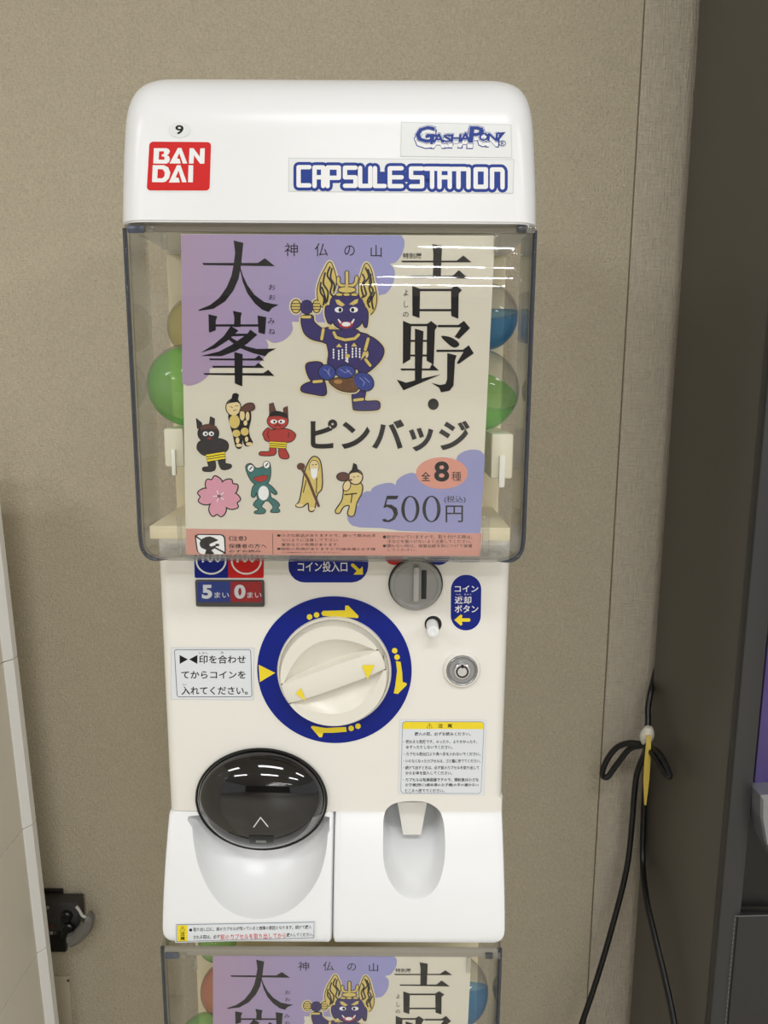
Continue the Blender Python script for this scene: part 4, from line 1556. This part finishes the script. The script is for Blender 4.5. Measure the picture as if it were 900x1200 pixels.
DY = 0.018
low = copy_tree(M, skip=('hood',))
low.location = Vector(M.location) + Vector((-.0045, DY, -PITCH_Z - .002))
tag(M, 'white capsule vending machine with rounded hood, blue ringed dial and smoked capsule door', 'vending machine')
tag(low, 'second capsule vending machine under the tall one, only its clear case top showing', 'vending machine')
lp = copy_tree(POST)
lp.location = Vector(POST.location) + Vector((-.0005, DY, -PITCH_Z - .001))
tag(lp, 'lower printed pin badge poster, cut off by the bottom of the picture', 'poster')
for v, Y, r, colour, side, lab in ((1160, .742, .028, 'red', .014, 'red toy capsule at the left edge of the lower poster'),
                                   (1104, .748, .021, 'green', .012, 'small green toy capsule behind the red one, top left of the lower case'),
                                   (1232, .704, .025, 'green', 0, 'green toy capsule below the red one by the lower poster'),
                                   (1160, .715, .034, 'blue', 1, 'blue toy capsule at the right edge of the lower poster')):
    c = P(392, v, Y)
    c.x = (WXR - TH - .002 - r if side == 1 else WXL + TH + .002 + r + side) - .0045
    if v == 1232:
        c.z = CL.z - CR_ - .0004 - PITCH_Z - .002 + r + .0006
    capsule(c, r, colour, -50 if side == 1 else 30, 0, lab)
# plinth the two machines stand on
b = MB()
zlow = low.location.z
b.box((BXL + .01, .70, 0), (BXR - .01, 1.03, zlow), mat('plinth_grey', (180, 178, 172), .5), .004)
o = b.build('plinth', origin=(MX, .86, 0))
tag(o, 'grey plinth on the floor beneath the capsule machines', 'plinth')

# ------------------------------------------------------------------ pale cabinet at the left edge
LXa, LXb = P(0, 600, 1.0).x, P(68, 1200, 1.0).x
za, zb_ = P(0, 600, 1.0).z, P(68, 1200, 1.0).z
CAB = empty('vending_machine', (-.80, .70, 0))
SIDE = mat('glossy_cream_panel', (240, 234, 220), 0.04, spec=0.55)
EDGE = mat('white_edge_strip', (246, 245, 242), 0.35)
sl = (LXa - LXb) / (za - zb_)
xat = lambda z: LXb - .0045 + (z - zb_) * sl
zj = [0, P(55, 1110, 1.0).z, P(40, 966, 1.0).z, P(22, 772, 1.0).z, 1.24]
for z0, z1 in zip(zj, zj[1:]):
    b = MB()
    z1_ = z1 - .0012
    b.loops([[(xat(z0) - .30, .35, z0), (xat(z0) - .0085, .35, z0), (xat(z0) - .0085, .995, z0), (xat(z0) - .30, .995, z0)],
             [(xat(z1_) - .30, .35, z1_), (xat(z1_) - .0085, .35, z1_), (xat(z1_) - .0085, .995, z1_), (xat(z1_) - .30, .995, z1_)]], SIDE, cap0=True, cap1=True)
    o = b.build('side_panel', CAB, smooth=0)
    b = MB()
    b.loops([[(xat(z0) - .028, .989, z0), (xat(z0) - .008, .989, z0), (xat(z0), 1.000, z0), (xat(z0), 1.012, z0), (xat(z0) - .028, 1.012, z0)],
             [(xat(z1_) - .028, .989, z1_), (xat(z1_) - .008, .989, z1_), (xat(z1_), 1.000, z1_), (xat(z1_), 1.012, z1_), (xat(z1_) - .028, 1.012, z1_)]], EDGE, cap0=True, cap1=True)
    b.build('edge_strip', CAB, smooth=0)
tag(CAB, 'pale cream cabinet cut off by the left edge of the picture', 'cabinet')

# ------------------------------------------------------------------ socket box on the wall
SK = empty('power_socket', P(68, 1112, WY))
b = MB()
A, B_ = P(45, 1040, WY), P(80, 1112, WY)
b.box((A.x, WY - .008, B_.z), (B_.x, WY, A.z), BLACK, .002)
b.build('mounting_plate', SK)
b = MB()
A, B_ = P(44, 1058, WY - .03), P(94, 1092, WY - .03)
b.box((A.x, WY - .03, B_.z), (B_.x, WY - .006, A.z), mat('matt_black_plastic', (50, 48, 46), .5), .003)
box_ = b.build('socket_box', SK)
p = Print(on_plane(WY - .03), .0002).fr(30, 1030, 7.06)
p.ell(182, 236, 16, 16, mat('socket_dot', (130, 130, 128), .5), 1)
for x, y, c_ in ((205, 330, (60, 60, 58)), (235, 330, (60, 60, 58)), (214, 393, (110, 44, 42)), (214, 446, (150, 150, 148)), (245, 446, (70, 70, 68))):
    p.rrect([(x - 13, y - 14), (x + 13, y - 14), (x + 13, y + 14), (x - 13, y + 14)], 3, mat('socket_mark_%d_%d' % (x, y), c_, .5), 1)
p.build('socket_mark', box_)
b = MB()
G_ = mat('plug_grey', (112, 110, 104), .45)
q = [P(30 + x / 7.06, 1030 + y / 7.06, WY - .042) for x, y in ((370, 505), (430, 475), (500, 390), (518, 330), (505, 318))]
b.tube(q, .0105, G_, sub=5)
b.build('plug', SK)
b = MB()
q = [P(30 + x / 7.06, 1030 + y / 7.06, WY - .052) for x, y in ((420, 228), (446, 262), (468, 300), (498, 318))]
b.tube(q, .0022, mat('wire_grey', (190, 190, 184), .4), sub=5)
b.build('wire', SK)
b = MB()
for x, y, r_ in ((345, 300, .009), (360, 400, .010), (350, 450, .008)):
    q = P(30 + x / 7.06, 1030 + y / 7.06, WY - .03)
    b.lathe(q, [(r_, 0), (r_, .006), (r_ * .8, .008)], BLACK, n=24)
b.build('socket_outlet', SK)
tag(SK, 'black wall socket box with grey plug low on the beige wall', 'socket')
b = MB()
A, B_ = P(52, 1143, WY), P(89, 1240, WY)
b.box((A.x, WY - .004, B_.z), (B_.x, WY, A.z), mat('cover_beige', (198, 187, 164), .6), .0012)
cov = b.build('cover_plate', origin=(A.x, WY, B_.z))
tag(cov, 'flush beige cover plate with one screw below the black socket', 'cover plate')
b = MB()
b.lathe(P(80, 1149, WY - .004), [(.0022, 0), (.0022, .0008), (.0014, .0012)], DGREY, n=16)
b.build('screw', cov)

# ------------------------------------------------------------------ dark cabinet on the right
DX = P(772, 700, WY - .03).x
YF = P(872, 700, 1.0).y
d_ = ray(872, 700)
YF = DX / d_.x * d_.y
DK = empty('game_cabinet', (DX + .3, .97, 0))
DARK = mat('dark_olive_laminate', (86, 83, 75), .42, var=.05, vs=6, bump=.06, bs=300)
FRM = mat('charcoal_frame', (50, 50, 50), .4, var=.03)
b = MB(); b.box((DX, YF + .004, 0.0), (DX + .60, WY - .03, 2.2), DARK, .0015); b.build('body', DK)
fx = P(897, 700, YF).x
zt_, zb2 = 2.2, P(880, 1060, YF).z
b = MB(); b.box((DX - .001, YF - .012, .02), (fx, YF + .004, 2.2), FRM, .002); b.build('front_frame', DK)
b = MB(); b.box((fx, YF - .004, zb2), (DX + .6, YF + .003, 2.2), BLACK, .001); b.build('bezel', DK)
b = MB(); b.box((fx + .004, YF - .0065, P(895, 930, YF).z), (DX + .6, YF - .0035, P(895, 742, YF).z), mat('purple_panel', (72, 56, 112), .35, var=.1, vs=20), .001)
b.build('purple_panel', DK)
b = MB()
SV = mat('silver_plastic', (150, 152, 156), .3, metal=.6)
q = [(893, 934), (940, 930), (940, 1030), (912, 1016), (898, 990), (893, 960)]
f0 = [P(u, v, YF - .035) for u, v in q]
b.loops([[v + Vector((0, .034, 0)) for v in f0], [v + Vector((0, .004, 0)) for v in f0], [v + (sum(f0, Vector()) / 6 - v) * .08 for v in f0]], SV, cap0=True, cap1=True)
b.build('tray', DK, smooth=0)
b = MB(); b.box((fx - .004, YF - .014, .02), (DX + .6, YF - .003, zb2 - .004), mat('charcoal_lower', (40, 39, 38), .45), .002); lowp = b.build('lower_panel', DK)
p = Print(on_plane(YF - .014), .0002)
LG = mat('grey_line', (110, 110, 106), .5)
p.stroke([(861, 1073.5), (900, 1072.5)], 1.0, LG, 1, caps=False)
for k in range(24):
    v = 1076 + k * 5.3
    p.stroke([(861.5 - (v - 1073) * .088, v), (861.5 - (v + 3.6 - 1073) * .088, v + 3.6)], .9, LG, 1, caps=False)
p.build('dashed_border', lowp)
tag(DK, 'dark game cabinet with plain side panel at the right edge of the picture', 'cabinet')

# ------------------------------------------------------------------ tied cable
CORD = mat('black_cord', (18, 18, 18), .45)
r_ = .0042
f4 = lambda x, y, Y: P(690 + x / 6.667, 780 + y / 6.667, Y)
b = MB()
b.tube([f4(640, -160, 1.086), f4(575, -60, 1.086), f4(525, 40, 1.084), f4(505, 120, 1.076), f4(482, 210, 1.06), f4(462, 340, 1.05), f4(462, 440, 1.04), f4(450, 560, 1.03),
        f4(420, 620, 1.035), f4(320, 650, 1.045), f4(220, 770, 1.05), f4(145, 870, 1.05), f4(105, 845, 1.05), f4(140, 740, 1.045), f4(220, 640, 1.04),
        f4(320, 605, 1.03), f4(420, 615, 1.018), f4(470, 630, 1.0), f4(560, 700, .970), f4(630, 850, .945), f4(600, 850, .948), f4(520, 730, .972), f4(460, 640, 1.0),
        f4(430, 700, 1.03), f4(375, 850, 1.045), f4(352, 1040, 1.05), f4(340, 1200, 1.055), P(734, 1020, 1.05), P(715, 1095, 1.04), P(697, 1155, 1.03), P(680, 1205, 1.02), P(660, 1270, 1.02)], r_, CORD, n=10, sub=8)
b.tube([f4(455, 700, 1.05), f4(440, 900, 1.06), P(753, 1000, 1.05), P(757, 1050, .99), P(768, 1100, .945), P(780, 1150, .91), P(791, 1205, .875), P(798, 1275, .84)], r_, CORD, n=10, sub=8)
o = b.build('power_cable', origin=P(757, 880, 1.03))
tag(o, 'black power cord looped and tied beside the dark cabinet', 'cable')
b = MB()
TW = mat('twist_tie_white', (226, 222, 206), .45)
TY = mat('tie_yellow', (214, 186, 84), .4)
q = f4(452, 560, 1.02)
L = []
for k in range(9):
    t = k / 8
    c_ = f4(470 - 30 * t, 480 + 130 * t, 1.012)
    rr = .0078 * math.sin(math.pi * (.12 + .76 * t)) + .002
    L.append([(c_.x + rr * math.cos(2 * math.pi * i / 20), c_.y + rr * math.sin(2 * math.pi * i / 20), c_.z) for i in range(20)])
b.loops(L, TW, cap0=True, cap1=True)
tie = b.build('cable_tie', origin=q)
b = MB()
q = [f4(470, 545, .990), f4(466, 640, .985), f4(458, 760, .985), f4(450, 900, .988), f4(442, 1090, .992)]
wd = [.0028, .0034, .0042, .0040, .0012]
L = []
for v, w_ in zip(q, wd):
    L.append([v + Vector((-w_, 0, 0)), v + Vector((w_, 0, 0)), v + Vector((w_, .0015, 0)), v + Vector((-w_, .0015, 0))])
b.loops(L, TY, cap0=True, cap1=True)
o = b.build('tie_tail', tie, smooth=0)
o['label'] = 'yellow tail of the tie'
tag(tie, 'white cable tie with hanging yellow tail around the black cord', 'cable tie')

for o in list(COL.objects):
    if '_loc' in o:
        del o['_loc']
